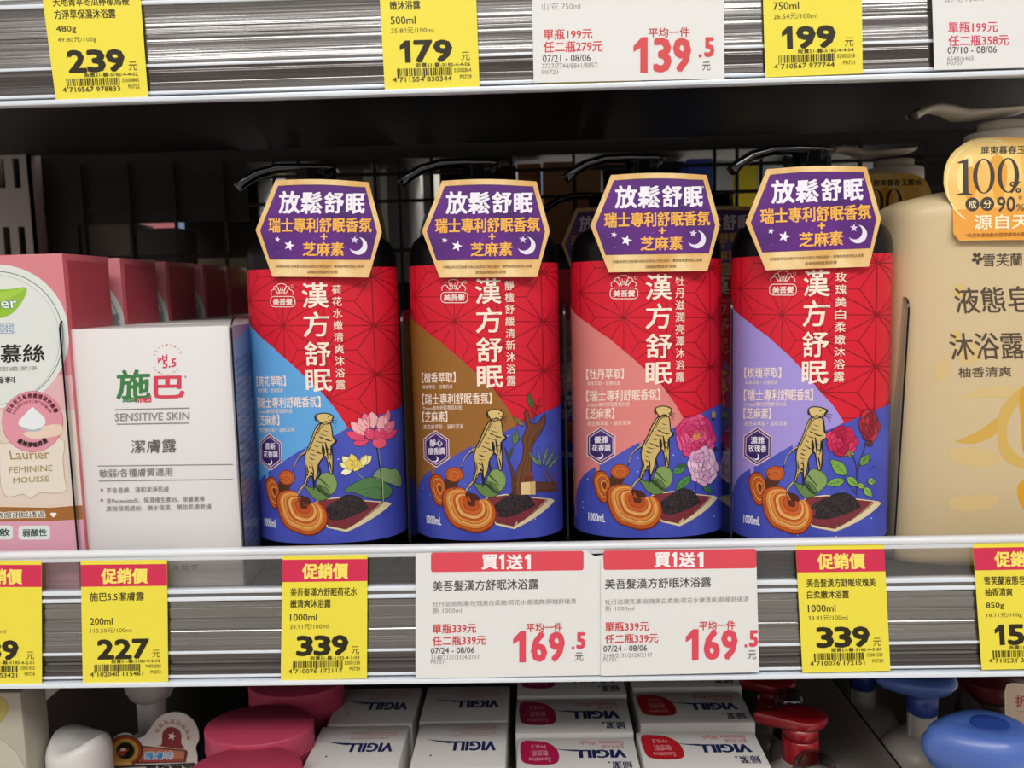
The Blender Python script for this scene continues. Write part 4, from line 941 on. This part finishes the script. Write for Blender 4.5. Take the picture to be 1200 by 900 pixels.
a.text('pH', 185.5, 416.5, 196, 424, R_, .25, -.2); a.text('5.5', 191, 421, 206.5, 430.5, R_, .3, -.15); a.ring('SENSITIVE', 197, 421, 17, -170, -20, 2.2, 1.8, '#c98a90'); a.ring('SKIN CARE', 195, 423, 16, 160, 30, 2.2, 1.8, '#c98a90', 0, True); a.text('®', 216, 440, 219, 443, K)
a.line([(135, 480), (222.5, 478)], 1.0, '#7d7b7a'); a.text('SENSITIVE SKIN', 135, 483.5, 222, 492.5, '#8a8886', .12); a.line([(137, 497), (221.5, 495.5)], 1.0, '#7d7b7a')
a.text('潔膚露', 154, 515, 207, 530.5, K, .1); a.line([(114.5, 546), (273, 544)], .8, '#7d7b7a'); a.text('敏弱/各種膚質適用', 116.5, 549, 202, 558.5, '#7d7b7a', .05); a.line([(115.5, 563.5), (273, 561.5)], .8, '#7d7b7a')
for y, s_, x1 in ((570.5, '不含皂鹼、溫和潔淨肌膚', 198), (582.5, '含Pentavitin®、保濕維生素B5、尿囊素等', 240), (591.5, '高效保濕成份、鎖水保濕、預防肌膚乾燥', 248)):
    if y != 591.5: a.ell(119.5, y+3.5, 1.5, 1.5, '#b04a58', n=10)
    a.text(s_, 125, y, x1, y+6.5, '#777473')
a.text('500', 66, 668, 82, 674, '#777473'); a.text('台 北 市', 203, 661, 232, 668, '#777473')
a.build('print', lambda u, z, o: Vector((u, -SD/2-.00015-o, z)), t, dz=3e-6, smooth=False, clip=((-SW/2, SW/2), (0.001, SH)))
# side print: address lines
A = Art(lambda u, v: (u, v))
for k in range(26):
    z = SH-.018-.0045*k; A.text(('施巴潔膚露使用方法', '成份水甘油尿囊素香料', '注意事項避免接觸眼睛', '製造商地址與保存期限')[k % 4], -.020, -z, .021, -z+.0026, '#5c68a0', 0, -.15)
A.build('side_print', lambda u, v, o: Vector((SW/2+.00015+o, u, -v)), t, dz=3e-6, smooth=False)
bpy.context.view_layer.update()
for r_ in range(1, 5):
    c = copy_tree(t); c.location = (SX+rnd.uniform(-.0015, .0015), SY+SD/2+(SD+.011)*r_, 0); c['label'] = ('second', 'third', 'fourth', 'rearmost')[r_-1]+' white cleanser box in the row behind the front one'

# ================================================================== pink mousse boxes
PY = .011; pr = at(73, 300, PY); PW = .105; PX = pr.x-PW/2; PH = at(30, 298, PY).z; PD = .054
pink_mat = pmat('carton_pink', '#c9646e', .3, coat=.25)
t = thing('carton', 'front pink foam wash box with white oval panel at the left edge', 'box', (PX, PY+PD/2, 0), 'pink foam wash boxes')
bm = bmesh.new(); box(bm, -PW/2, PW/2, -PD/2, PD/2, 0, PH, .0008); finish(bm, 'body', pink_mat, t)
a = Art(face_pre(PY, PX))
a.poly([(-150, 290), (110, 290), (110, 690), (-150, 690)], '#d08088')
a.poly([(-150, 440), (120, 440), (120, 690), (-150, 690)], '#d9aeb0')
a.poly([(-150, 480), (120, 480), (120, 594), (-150, 594)], '#d8c8bc')
ov = [(-3+84*math.cos(R(g)), 394+84*math.sin(R(g))) for g in range(0, 360, 6)]
a.poly(ov, '#d8dcd8'); a.line([(-5+79*math.cos(R(g)), 396+78*math.sin(R(g))) for g in range(0, 360, 6)], 1.0, '#5f7a74', True); a.line([(-8+78*math.cos(R(g)), 398+76*math.sin(R(g))) for g in range(0, 360, 6)], .6, '#a8b4b0', True)
a.blob([(-60, 352), (-30, 340), (10, 339), (31, 337), (27, 352), (16, 366), (0, 373), (-30, 376), (-55, 368)], '#8fbc3a', 4); a.blob([(-60, 352), (-30, 345), (10, 341), (28, 338), (20, 345), (-10, 358), (-40, 366)], '#a2c84a', 4)
for b_, cl in ((.9, '#2e5a70'), (.15, '#e6f0ee')): a.text('Laurier', -44, 349, 20, 361.5, cl, b_, -.02, 0, -.18)
for b_, cl in ((.9, '#4a6a9a'), (.1, '#dfe8f2')): a.text('蘿莉亞', -34, 380, 16, 391, cl, b_)
a.text('植萃慕絲', -52, 404, 52, 425, '#22201e', .45); a.text('女性私密處潔淨', -34, 429.5, 44, 435, '#8a8886'); a.text('不含香料', -36, 442, 19.5, 449.5, '#3a3836', .25)
wv = sm([(0, 512), (4, 520), (70, 512), (74, 540), (76, 560), (78, 574), (66, 578), (50, 577), (42, 580), (36, 584), (28, 579), (10, 582), (2, 572), (0, 545)], 4)
a.poly(wv, '#ddd4c6'); a.line(wv, .7, '#b3a27c', True)
GD = '#a08a5c'
a.text('Laurier', 12, 527, 58, 538, GD, .2, -.02, 0, -.18); a.text('FEMININE', 11, 546, 62, 553, GD, .15, -.05); a.text('MOUSSE', 16, 558.5, 58, 565, GD, .15, -.05)
a.ell(38.5, 494, 36, 36, '#d9919f'); a.line([(38.5+35.5*math.cos(R(g)), 494+35.5*math.sin(R(g))) for g in range(0, 360, 8)], .8, '#c07080', True)
a.blob([(50, 500), (64, 497), (73, 499), (72, 508), (60, 512), (40, 514), (28, 508)], '#e0c8b4', 4)
a.blob([(22, 495), (30, 485), (36, 479), (39, 477), (43, 481), (52, 489), (53.5, 496), (48, 502), (40, 504), (28, 503)], '#dfe4e6', 4); a.blob([(24, 499), (38, 503.5), (50, 500), (53, 495), (48, 504), (38, 505.5), (28, 504)], '#a8b2ba', 3)
a.ring('日本花王私密護理研究認證', 38.5, 494, 30.5, -160, -20, 5.4, 4.6, '#5a1f2c', .25); a.ring('含玻尿酸保濕成份Ceramide', 38.5, 494, 24, -160, -25, 3.4, 2.6, '#8a3a48'); a.ring('維持淨味效果', 38.5, 494, 27, 128, 50, 6, 5, '#2c2326', .35, True)
a.poly([(-150, 599), (3, 594), (60, 595), (120, 590), (120, 607), (60, 610), (-150, 613)], '#9a6430'); a.line([(-150, 597), (3, 593), (60, 594), (120, 589)], 1.2, '#ead2b4')
for b_, cl in ((1.1, '#eee6dc'), (.1, '#23302c')): a.text('低敏感測試通過', -14, 599.5, 53.5, 606.5, cl, b_)
a.ell(62, 602.2, 2.1, 1.9, '#f2e6dc', n=12); a.ell(65, 602.0, 2.1, 1.9, '#f2e6dc', n=12); a.poly([(60.2, 603), (66.8, 603), (63.5, 606)], '#f2e6dc')
a.poly([(-150, 613), (60, 610), (120, 607), (120, 690), (-150, 690)], '#d29aac')
for x0, x1, s_ in ((-40, 16, '無刺激'), (22.5, 59.5, '弱酸性')): a.rrect(x0, 615.5, x1, 632, 4, '#d6dcda', -.01); a.text(s_, x0+5, 619.5, x1-4, 628, '#2c4a44', .3)
a.build('print', lambda u, z, o: Vector((u, -PD/2-.00015-o, z)), t, dz=3e-6, smooth=False, clip=((-PW/2, PW/2), (.0005, PH-.0005)))
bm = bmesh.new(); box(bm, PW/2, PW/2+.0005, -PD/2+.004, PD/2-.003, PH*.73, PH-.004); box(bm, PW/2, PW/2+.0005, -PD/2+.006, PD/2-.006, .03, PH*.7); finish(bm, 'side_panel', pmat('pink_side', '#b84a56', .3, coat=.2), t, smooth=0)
bpy.context.view_layer.update()
for r_ in range(1, 5):
    c = copy_tree(t); c.location = (PX+rnd.uniform(-.002, .002), PY+PD/2+(PD+.0145)*r_, 0); c['label'] = ('second', 'third', 'fourth', 'rearmost')[r_-1]+' pink foam wash box in the row behind the front one'

# ================================================================== goods on the lowest shelf
ZL = -DZ
def base_at(px, py, Y):
    p = at(px, py, Y); return p
def lathe_part(name, rings, mat, parent, n=48, loc=None): 
    bm = bmesh.new(); loft(bm, rings, n); return finish(bm, name, mat, parent, loc)
# ---- white feminine wash cartons, upright in four columns; only their tops show
NAVY, PINKISH = '#1c2350', '#c07078'
def wash_box(px0, px1, py_front, py_back, ztop, leafc, label, grp, gapx=0, text_shift=0):
    """carton whose top front edge runs px0..px1 at py_front and whose top back edge is at py_back"""
    A0, A1 = atz(px0, py_front, ztop), atz(px1, py_front, ztop); bk = atz((px0+px1)/2, py_back, ztop)
    wd, y0, dp = A1.x-A0.x, (A0.y+A1.y)/2, bk.y-(A0.y+A1.y)/2; X = (A0.x+A1.x)/2
    t = thing('carton', label, 'box', (X, y0+dp/2, ZL), grp)
    h = ztop-ZL
    bm = bmesh.new(); box(bm, -wd/2, wd/2, -dp/2, dp/2, 0, h, .0012); finish(bm, 'body', pmat('wash_carton', '#c8c4c0', .42, spec=.35), t)
    turn = Art(lambda u, v: (-(u-.5)*wd, (v-.5)*dp))        # u runs right to left, v runs from near edge to far edge
    b_ = .009
    lx = .10 if leafc else .22
    if leafc:
        turn.text('VIGILL', .10, .40, .52, .62, NAVY, b_, 0); turn.poly([(.49, .63), (.60, .64), (.72, .67), (.60, .615), (.52, .585)], NAVY)
        turn.text('婦潔', .06, .10, .22, .30, NAVY, .002, 0); turn.ell(.245, .27, .012, .02, NAVY, n=10)
        turn.text('Feminine Wash', .10, .76, .46, .88, PINKISH, .001, 0); turn.text('私密沐浴露', .10, .66, .28, .76, PINKISH, 0, 0)
        lf = sm([(.66, .30), (.76, .22), (.92, .26), (.965, .42), (.965, .86), (.86, .90), (.74, .84), (.66, .62)], 4)
        turn.poly(lf, leafc); turn.text('Sensitive', .72, .30, .90, .42, '#d89aa0', 0, 0); turn.text('敏感肌', .74, .46, .88, .62, '#d89aa0', 0, 0); turn.text('PH5.5', .76, .68, .88, .78, '#d89aa0', 0, 0)
    else:
        turn.text('VIGILL', .12, .36, .62, .56, NAVY, b_, 0); turn.poly([(.59, .57), (.72, .58), (.90, .62), (.72, .545), (.62, .515)], NAVY); turn.ell(.80, .26, .010, .018, NAVY, n=10)
        for k, (w0, w1) in enumerate(((.18, .62), (.12, .52), (.12, .66), (.12, .48))): turn.text(('女性私密沐浴露', '溫和潔淨不刺激肌膚', '天然植萃舒緩弱酸配方', '每日清潔呵護')[k], w0, .66+.065*k, w1, .70+.065*k, PINKISH, 0, 0)
    turn.build('top_print', lambda u, v, o: Vector((u, v, h+.00012+o)), t, dz=4e-6, smooth=False)
    fb = bmesh.new(); box(fb, -wd*.46, wd*.46, -dp/2-.0004, -dp/2+.0002, h*.1, h*.55); finish(fb, 'front_panel', pmat('wash_panel', '#b8b2ae', .42), t, smooth=0)
    return t
ZW = -.121
G4 = 'white feminine wash cartons'
for a_ in ((354, 466, 900, 851, ZW, None, 'nearest carton of the far left white column, right of the pink lids'), (383, 483, 848, 806, ZW, None, 'second carton of the far left white column, its top partly under the rail'),
           (479, 592, 900, 847, ZW, None, 'nearest carton of the second white column from the left'), (491, 595, 845, 804, ZW, None, 'second carton of the second white column from the left'),
           (605, 752, 906, 864, ZW, '#a01846', 'nearest carton of the third white column with magenta leaf on top'), (604, 743, 859, 819, ZW, '#9a2048', 'middle carton of the third white column with magenta leaf on top'), (606, 735, 815, 780, ZW, '#962048', 'rear carton of the third white column, half hidden by the rail'),
           (755, 905, 900, 857, ZW, '#a81c24', 'nearest carton of the right white column with red leaf on top'), (750, 886, 847, 811, ZW, '#a01c24', 'middle carton of the right white column with red leaf on top'), (741, 870, 805, 772, ZW, '#9a1c24', 'rear carton of the right white column, half hidden by the rail')):
    wash_box(*a_, G4)
# ---- pink jars with flat lids
pink_lid = pmat('pink_lid', '#a83a55', .45, spec=.3); pink_jar = pmat('pink_jar', '#b84864', .42)
def jar(px, py, rpx, ztop, label):
    c = atz(px, py, ztop); d = (c-CAM).length; r = rpx*.00096*d
    t = thing('jar', label, 'jar', (c.x, c.y, ZL), 'pink lidded jars'); h = ztop-ZL
    lathe_part('lid', [(h-.030, r*.985, r*.75), (h-.002, r, r*.76), (h-.0006, r*.995, r*.755), (h, r*.97, r*.735)], pink_lid, t, 64)
    lathe_part('body', [(0, r*.9, r*.68), (.004, r*.96, r*.72), (h-.034, r*.96, r*.72), (h-.031, r*.93, r*.7), (h-.028, r*.93, r*.7)], pink_jar, t, 64)
    bm = bmesh.new(); n = 48
    for z in (h-.0125, h-.0145): loft(bm, [(z-.0007, r*.99, r*.75), (z, r*1.006, r*.766), (z+.0007, r*.99, r*.75)], 64)
    finish(bm, 'lid_ridge', pink_lid, t); return t
jar(304, 848, 59, -.105, 'middle pink jar with flat round lid, left of the white cartons')
jar(288, 900, 60, -.108, 'nearest pink jar, its lid cut by the bottom edge')
jar(347, 797, 53, -.103, 'rear pink jar half hidden under the middle rail')
# ---- pale refill carton at the far left
q = at(32, 900, .032); t = thing('carton', 'pale grey green carton with yellow patch at bottom left corner', 'box', (q.x-.045, .046, ZL))
bm = bmesh.new(); box(bm, -.045, .045, -.014, .014, 0, .262, .002); finish(bm, 'body', pmat('pale_carton', '#a8a494', .45), t)
a = Art(lambda x, z: (x, z)); a.blob([(.008, .242), (.018, .258), (.032, .259), (.036, .25), (.024, .236), (.012, .232)], '#a89850', 5); a.blob([(-.04, .20), (-.01, .24), (.04, .22), (.04, .15), (-.02, .13)], '#b8b4a4', 5)
a.build('front_print', lambda x, z, o: Vector((x, -.0143-o, z)), t, dz=4e-6, smooth=False)
# ---- white cap bottle
wht = pmat('white_plastic', '#cfccc8', .35, sub=.1); grey_w = pmat('white_bottle', '#b8b6b0', .38, sub=.1)
c = at(92, 868, .055); t = thing('bottle', 'white bottle with a rounded dimpled cap at bottom left', 'bottle', (c.x, .055, ZL)); r = .0205; h = at(93, 866, .05).z-ZL
bm = bmesh.new(); n = 48; rings = []
for k, (z, rr_) in enumerate(((h-.05, r*.98), (h-.018, r), (h-.010, r*.985), (h-.005, r*.93), (h-.0015, r*.82))): rings.append([bm.verts.new((rr_*math.cos(2*math.pi*i/n), rr_*math.sin(2*math.pi*i/n), z+(k == 4)*.0035*math.cos(4*math.pi*i/n+.9)+(k == 3)*.0015*math.cos(4*math.pi*i/n+.9))) for i in range(n)])
for f_ in (.6, .35, .12): rings.append([bm.verts.new((r*f_*math.cos(2*math.pi*i/n), r*f_*math.sin(2*math.pi*i/n), h-.003+(.0022*f_)*math.cos(4*math.pi*i/n+.9))) for i in range(n)])
for A_, B_ in zip(rings, rings[1:]):
    for i in range(n): bm.faces.new((A_[i], A_[(i+1) % n], B_[(i+1) % n], B_[i]))
bm.faces.new(rings[-1]); bm.faces.new(rings[0][::-1]); finish(bm, 'cap', wht, t, smooth=60)
lathe_part('body', [(0, .024, .020), (.004, .027, .022), (h-.075, .027, .022), (h-.06, .022, .021), (h-.052, .019, .019), (h-.045, .018, .018)], grey_w, t)
# ---- white pump bottle with die cut emblem tag
Yw = .135; c = at(178, 830, Yw); t = thing('pump_bottle', 'white pump bottle behind the die cut cardboard tag with orange emblem', 'bottle', (c.x, Yw, ZL))
zt_, zs_, zb_ = at(178, 796, Yw).z-ZL, at(178, 818, Yw).z-ZL, at(178, 858, Yw).z-ZL
lathe_part('pump_stem', [(zb_-.003, .0105, .0105), (zs_+.004, .0105, .0105)], wht, t)
lathe_part('pump_head', [(zs_, .011, .011), (zs_+.002, .0150, .0135), (zs_+.009, .0185, .016), (zt_+.003, .019, .0165), (zt_+.006, .0178, .0155)], wht, t)
lathe_part('body', [(0, .028, .026), (.004, .031, .029), (zb_-.04, .031, .029), (zb_-.018, .029, .027), (zb_-.006, .020, .02), (zb_-.002, .0135, .0135)], grey_w, t)
Yt = .085
def pre(px, py): q_ = at(px, py, Yt); return q_.x-c.x, q_.z-ZL
a = Art(pre); e = lambda x, y: (120+x/7.5, 780+y/7.5)
out = sm([e(*p) for p in ((20, 1000), (25, 860), (60, 760), (90, 650), (160, 598), (240, 600), (300, 640), (370, 615), (430, 540), (500, 450), (600, 412), (700, 416), (790, 470), (840, 560), (848, 650), (820, 720), (835, 800), (835, 1000))], 4, False)
a.poly(out, '#c4beb8')
a.poly([e(*p) for p in ((330, 700), (740, 740), (752, 760), (735, 850), (300, 862))], '#5a2a1e'); a.poly([e(*p) for p in ((345, 715), (725, 752), (715, 838), (320, 848))], '#b06a4c')
a.poly([e(*p) for p in ((340, 822), (716, 812), (712, 840), (320, 850))], '#9a3c38')
a.blob([e(*p) for p in ((480, 700), (520, 690), (528, 600), (560, 550), (615, 538), (670, 560), (696, 610), (695, 680), (720, 730), (600, 722))], '#7c1f24', 4)
a.star(*e(612, 620), 5.2, '#d8c8c4', -75)
for g in range(-158, -5, 21):
    for k in range(4):
        q_ = g+k*3.6; r0 = 17.5+(.6, 0, .8, .2)[k]; r1 = r0+(5.2, 2.4, 4.0, 2.0)[k]; cx_, cy_ = e(612, 640); a.line([(cx_+r0*math.cos(R(q_)), cy_+r0*math.sin(R(q_))), (cx_+r1*math.cos(R(q_+4)), cy_+r1*math.sin(R(q_+4)))], .9, '#a0483c')
cx_, cy_ = e(205, 745)
for r_, cl in ((20.5, '#3a1a14'), (19.2, '#8a3a22'), (15.5, '#b88a3c'), (11.5, '#5a6a34'), (10.2, '#17130f')): a.ell(cx_, cy_, r_, r_*.92, cl)
a.blob([e(*p) for p in ((130, 760), (160, 735), (200, 728), (240, 735), (210, 760), (185, 790), (150, 785))], '#a83c28', 4); a.ell(*e(185, 735), 3.4, 1.8, '#d8ccc4', -10)
a.blob([e(*p) for p in ((40, 830), (70, 800), (110, 790), (150, 830), (130, 870), (60, 880))], '#cf8a3a', 4); a.blob([e(*p) for p in ((90, 850), (150, 840), (260, 850), (240, 880), (110, 885))], '#d2a85a', 4)
a.text('護膚坊', *e(375, 755), *e(625, 820), '#e8e4e0', .9); a.text('護膚坊', *e(375, 755), *e(625, 820), '#2e7fb4', .25)
a.poly([e(*p) for p in ((25, 885), (815, 850), (822, 1000), (25, 1000))], '#2a2422'); a.poly([e(*p) for p in ((45, 900), (800, 866), (805, 1000), (45, 1000))], '#b8b0aa'); a.text('溫和潔淨', *e(380, 872), *e(810, 985), '#23201e', .8)
def solid(bm, s_):
    post_ = lambda p: Vector((pre(*p)[0], Yt-Yw, pre(*p)[1])); f = [bm.verts.new(post_(p)) for p in out]; b = [bm.verts.new(v.co+Vector((0, .0008, 0))) for v in f]; n = len(f)
    for k in range(n): bm.faces.new((f[k], f[(k+1) % n], b[(k+1) % n], b[k]))
    bm.faces.new(b)
a.build('neck_tag', lambda u, z, o: Vector((u, Yt-Yw-.0002-o, z)), t, dz=5e-6, smooth=False, solid=solid)
bm = bmesh.new(); sweep(bm, [(0, -.013, zb_+.002), (0, -.03, zb_+.004), (0, Yt-Yw+.001, zb_-.004)], [(.006, .0005)]*3, 8); finish(bm, 'tag_strap', pmat('card_white', '#c4beb8', .5), t)
# ---- red pumps
red_p = pmat('red_pump', '#98141f', .28, coat=.4); clr = pmat('milky_bottle', '#9a938e', .25, sub=.1, alpha=1, coat=.4)
def red_pump(px, py, Y, label, sc=1.0):
    c = at(px, py, Y); zt_ = c.z-ZL; t = thing('pump_bottle', label, 'bottle', (c.x, Y, ZL), 'red pump bottles'); k = sc*.00053
    lathe_part('pump_collar', [(zt_-64*k, 21*k, 21*k), (zt_-60*k, 23*k, 23*k), (zt_-32*k, 23*k, 23*k), (zt_-29*k, 21*k, 21*k)], red_p, t)
    lathe_part('pump_stem', [(zt_-30*k, 22*k, 22*k), (zt_-12*k, 24*k, 24*k)], red_p, t)
    bm = bmesh.new()                                                # teardrop press plate: round at the back, drawn out to a spout on the left
    def ring(z, s_, drop): 
        o_ = []
        for i in range(48):
            g = 2*math.pi*i/48; x, y = math.cos(g), math.sin(g); st = max(0, -x); o_.append(bm.verts.new(((34*x-34*st**1.6*.75)*k*s_, 27*y*(1-.72*st**1.5)*k*s_, z+drop*st*k)))
        return o_
    rs = [ring(zt_-13*k, .90, 0), ring(zt_-8*k, 1, 1), ring(zt_-2.5*k, 1, 4), ring(zt_, .93, 4), ring(zt_+1.2*k, .5, 2)]
    for A_, B_ in zip(rs, rs[1:]):
        for i in range(48): bm.faces.new((A_[i], A_[(i+1) % 48], B_[(i+1) % 48], B_[i]))
    bm.faces.new(rs[0][::-1]); bm.faces.new(rs[-1]); finish(bm, 'pump_head', red_p, t, smooth=50)
    lathe_part('body', [(0, .026, .022), (.004, .029, .024), (zt_-110*k, .029, .024), (zt_-84*k, .026, .022), (zt_-72*k, .016, .016), (zt_-63*k, .0125, .0125), (zt_-60*k, .0125, .0125)], clr, t); return t
red_pump(938, 836, .075, 'front red pump bottle with teardrop press head, right of the white cartons')
red_pump(905, 796, .165, 'rear red pump bottle mostly hidden under the rail')
# rounded clear overcaps beside the red pumps
dome = clear('dome_plastic', '#b8b0ac', .10, .12, None, .3)
for px, py, Y, rp, lb in ((955, 884, .035, 25, 'clear domed cap of the small bottle in front of the red pump'), (925, 808, .125, 21, 'clear domed cap between the two red pumps')):
    c = at(px, py, Y); t = thing('bottle', lb, 'bottle', (c.x, Y, ZL), 'small dome capped bottles'); r = rp*.00053*1.02; h = c.z-ZL
    lathe_part('cap', [(h-.035, r, r), (h-.012, r, r), (h-.006, r*.93, r*.93), (h-.002, r*.72, r*.72), (h, r*.35, r*.35), (h+.0004, r*.05, r*.05)], dome, t)
    lathe_part('nozzle', [(h-.034, r*.45, r*.45), (h-.016, r*.3, r*.3), (h-.014, r*.2, r*.2)], pmat('nozzle_red', '#6a4a48', .4), t)
    lathe_part('body', [(0, r*1.1, r*.9), (.003, r*1.2, r), (h-.05, r*1.2, r), (h-.038, r, r*.95), (h-.0352, r*.95, r*.95)], pmat('small_bottle', '#8a807c', .35), t)
# ---- blue pumps
blue_p = pmat('blue_pump', '#4a68b2', .36, sub=.1, coat=.15); blue_c = pmat('blue_collar', '#2c479c', .35, coat=.15); frost = pmat('frosted_body', '#b3aaa0', .35, sub=.3); collar_w = pmat('collar_white', '#c8c4bc', .35)
def blue_pump(px, py, Y, label, sc=1.0, rot=0, th=1):
    c = at(px, py, Y); z = c.z-ZL; t = thing('pump_bottle', label, 'bottle', (c.x, Y, ZL), 'blue pump bottles', (0, 0, rot)); k = .00058*sc
    bm = bmesh.new()
    def ring(z_, s_):
        o_ = []
        for i in range(56):
            g = 2*math.pi*i/56; x, y = math.cos(g), math.sin(g); st = max(0, -x)
            o_.append(bm.verts.new(((42*x-20*st**2)*k*s_, 38*y*(1-.35*st**2)*k*s_, z_)))
        return o_
    rs = [ring(z-30*k*th, .52), ring(z-22*k*th, .86), ring(z-14*k*th, 1), ring(z-9*k*th, 1), ring(z-2.5*k*th, .88), ring(z, .64), ring(z-1.5*k, .42), ring(z-2.6*k, .12)]
    for A_, B_ in zip(rs, rs[1:]):
        for i in range(56): bm.faces.new((A_[i], A_[(i+1) % 56], B_[(i+1) % 56], B_[i]))
    bm.faces.new(rs[0][::-1]); bm.faces.new(rs[-1]); finish(bm, 'pump_head', blue_p, t, smooth=60)
    bm = bmesh.new(); loft(bm, [(z-3.2*k, 12*k, 11*k, 2, 2*k), (z-1.0*k, 17.5*k, 16*k, 2, 2*k), (z-.7*k, 17*k, 15.5*k, 2, 2*k), (z-1.6*k, 9*k, 8*k, 2, 2*k)], 40); finish(bm, 'recess_shade', blue_c, t)  # darker blue disc: shade of the recess put into colour to deepen it
    lathe_part('pump_collar', [(z-58*k, 17.5*k, 17.5*k), (z-56*k, 19*k, 19*k), (z-24*k, 19*k, 19*k)], blue_c, t)
    lathe_part('pump_stem', [(z-92*k, 17*k, 17*k), (z-54*k, 17*k, 17*k)], collar_w, t)
    bm = bmesh.new()
    for sx in (-1, 1): box(bm, sx*17*k-1.5*k, sx*17*k+1.5*k, -4*k, 4*k, z-92*k, z-57*k, .0004)
    for sx in (-1, 1):
        pass
    finish(bm, 'lock_clip', collar_w, t)
    lathe_part('body', [(0, 52*k, 46*k), (.004, 55*k, 49*k), (z-135*k, 55*k, 49*k), (z-110*k, 53*k, 47*k), (z-98*k, 46*k, 41*k), (z-92*k, 34*k, 31*k), (z-89*k, 19*k, 19*k)], frost, t, 64); return t
blue_pump(1082, 786, .105, 'blue pump bottle with frosted body, its press head under the middle rail', .92)
blue_pump(1158, 846, .030, 'nearest blue pump bottle whose big press head fills the bottom right', 1.12, 0, 1.9)
c_ = blue_pump(1012, 762, .24, 'rear blue pump bottle hidden behind the rail, only its grey shoulder showing', 1.0)
# ---- dark red jar and the cream card
c = at(1160, 797, .17); t = thing('jar', 'dark red lidded jar under the rail at bottom right', 'jar', (c.x, .17, ZL)); h = c.z-ZL+.004; r = .024
lathe_part('lid', [(h-.012, r, r), (h-.002, r, r), (h, r*.96, r*.96)], pmat('dark_red_lid', '#6a1e28', .35), t)
bm = bmesh.new()
lathe_part('body', [(0, r*.95, r*.95), (.004, r*1.02, r*1.02), (h-.030, r*1.02, r*1.02), (h-.018, r*.95, r*.95), (h-.0125, r*.92, r*.92)], pmat('dark_jar', '#3a302e', .3, coat=.4), t)
bm.free(); bm = bmesh.new()
for z in (h-.015, h-.019): loft(bm, [(z-.0008, r*.95, r*.95), (z, r*1.0, r*1.0), (z+.0008, r*.95, r*.95)], 48)
finish(bm, 'neck_ring', pmat('dark_jar', '#3a302e', .3), t)
Yk = .088; c = at(1215, 845, Yk); t = thing('shelf_card', 'cream standing card with a red character at the right edge', 'sign', (c.x, Yk, ZL))
a = Art(lambda x, y: (lambda q_: (q_.x-c.x, q_.z-ZL))(at(x, y, Yk))); out = [(1178, 812), (1180, 803), (1186, 801), (1250, 806), (1254, 960), (1182, 960)]
a.poly(out, '#d8bfa8'); a.line(out, 1.6, '#e8dcc0', True); a.text('折', 1190, 815, 1204, 828, '#b05048', .6); a.text('扣', 1206, 815, 1220, 828, '#b05048', .6); a.line([(1190, 833), (1240, 835)], .8, '#b09a88'); a.blob([(1190, 860), (1196, 853), (1206, 856), (1206, 868), (1196, 871)], '#7a7a70', 4)
def solid(bm, s_):
    f = [bm.verts.new(Vector((a.pre(*p)[0], 0, a.pre(*p)[1]))) for p in out]; b = [bm.verts.new(v.co+Vector((0, .001, 0))) for v in f]; n = len(f)
    for k in range(n): bm.faces.new((f[k], f[(k+1) % n], b[(k+1) % n], b[k]))
    bm.faces.new(b)
a.build('face', lambda u, z, o: Vector((u, -.0002-o, z)), t, dz=5e-6, smooth=False, solid=solid)
zq = at(1200, 960, Yk).z-ZL
bm = bmesh.new(); box(bm, -.014, .014, -.0005, .0015, 0, zq+.004); box(bm, -.02, .02, -.012, .016, 0, .003, .0008); finish(bm, 'stand', steel, t, smooth=0)
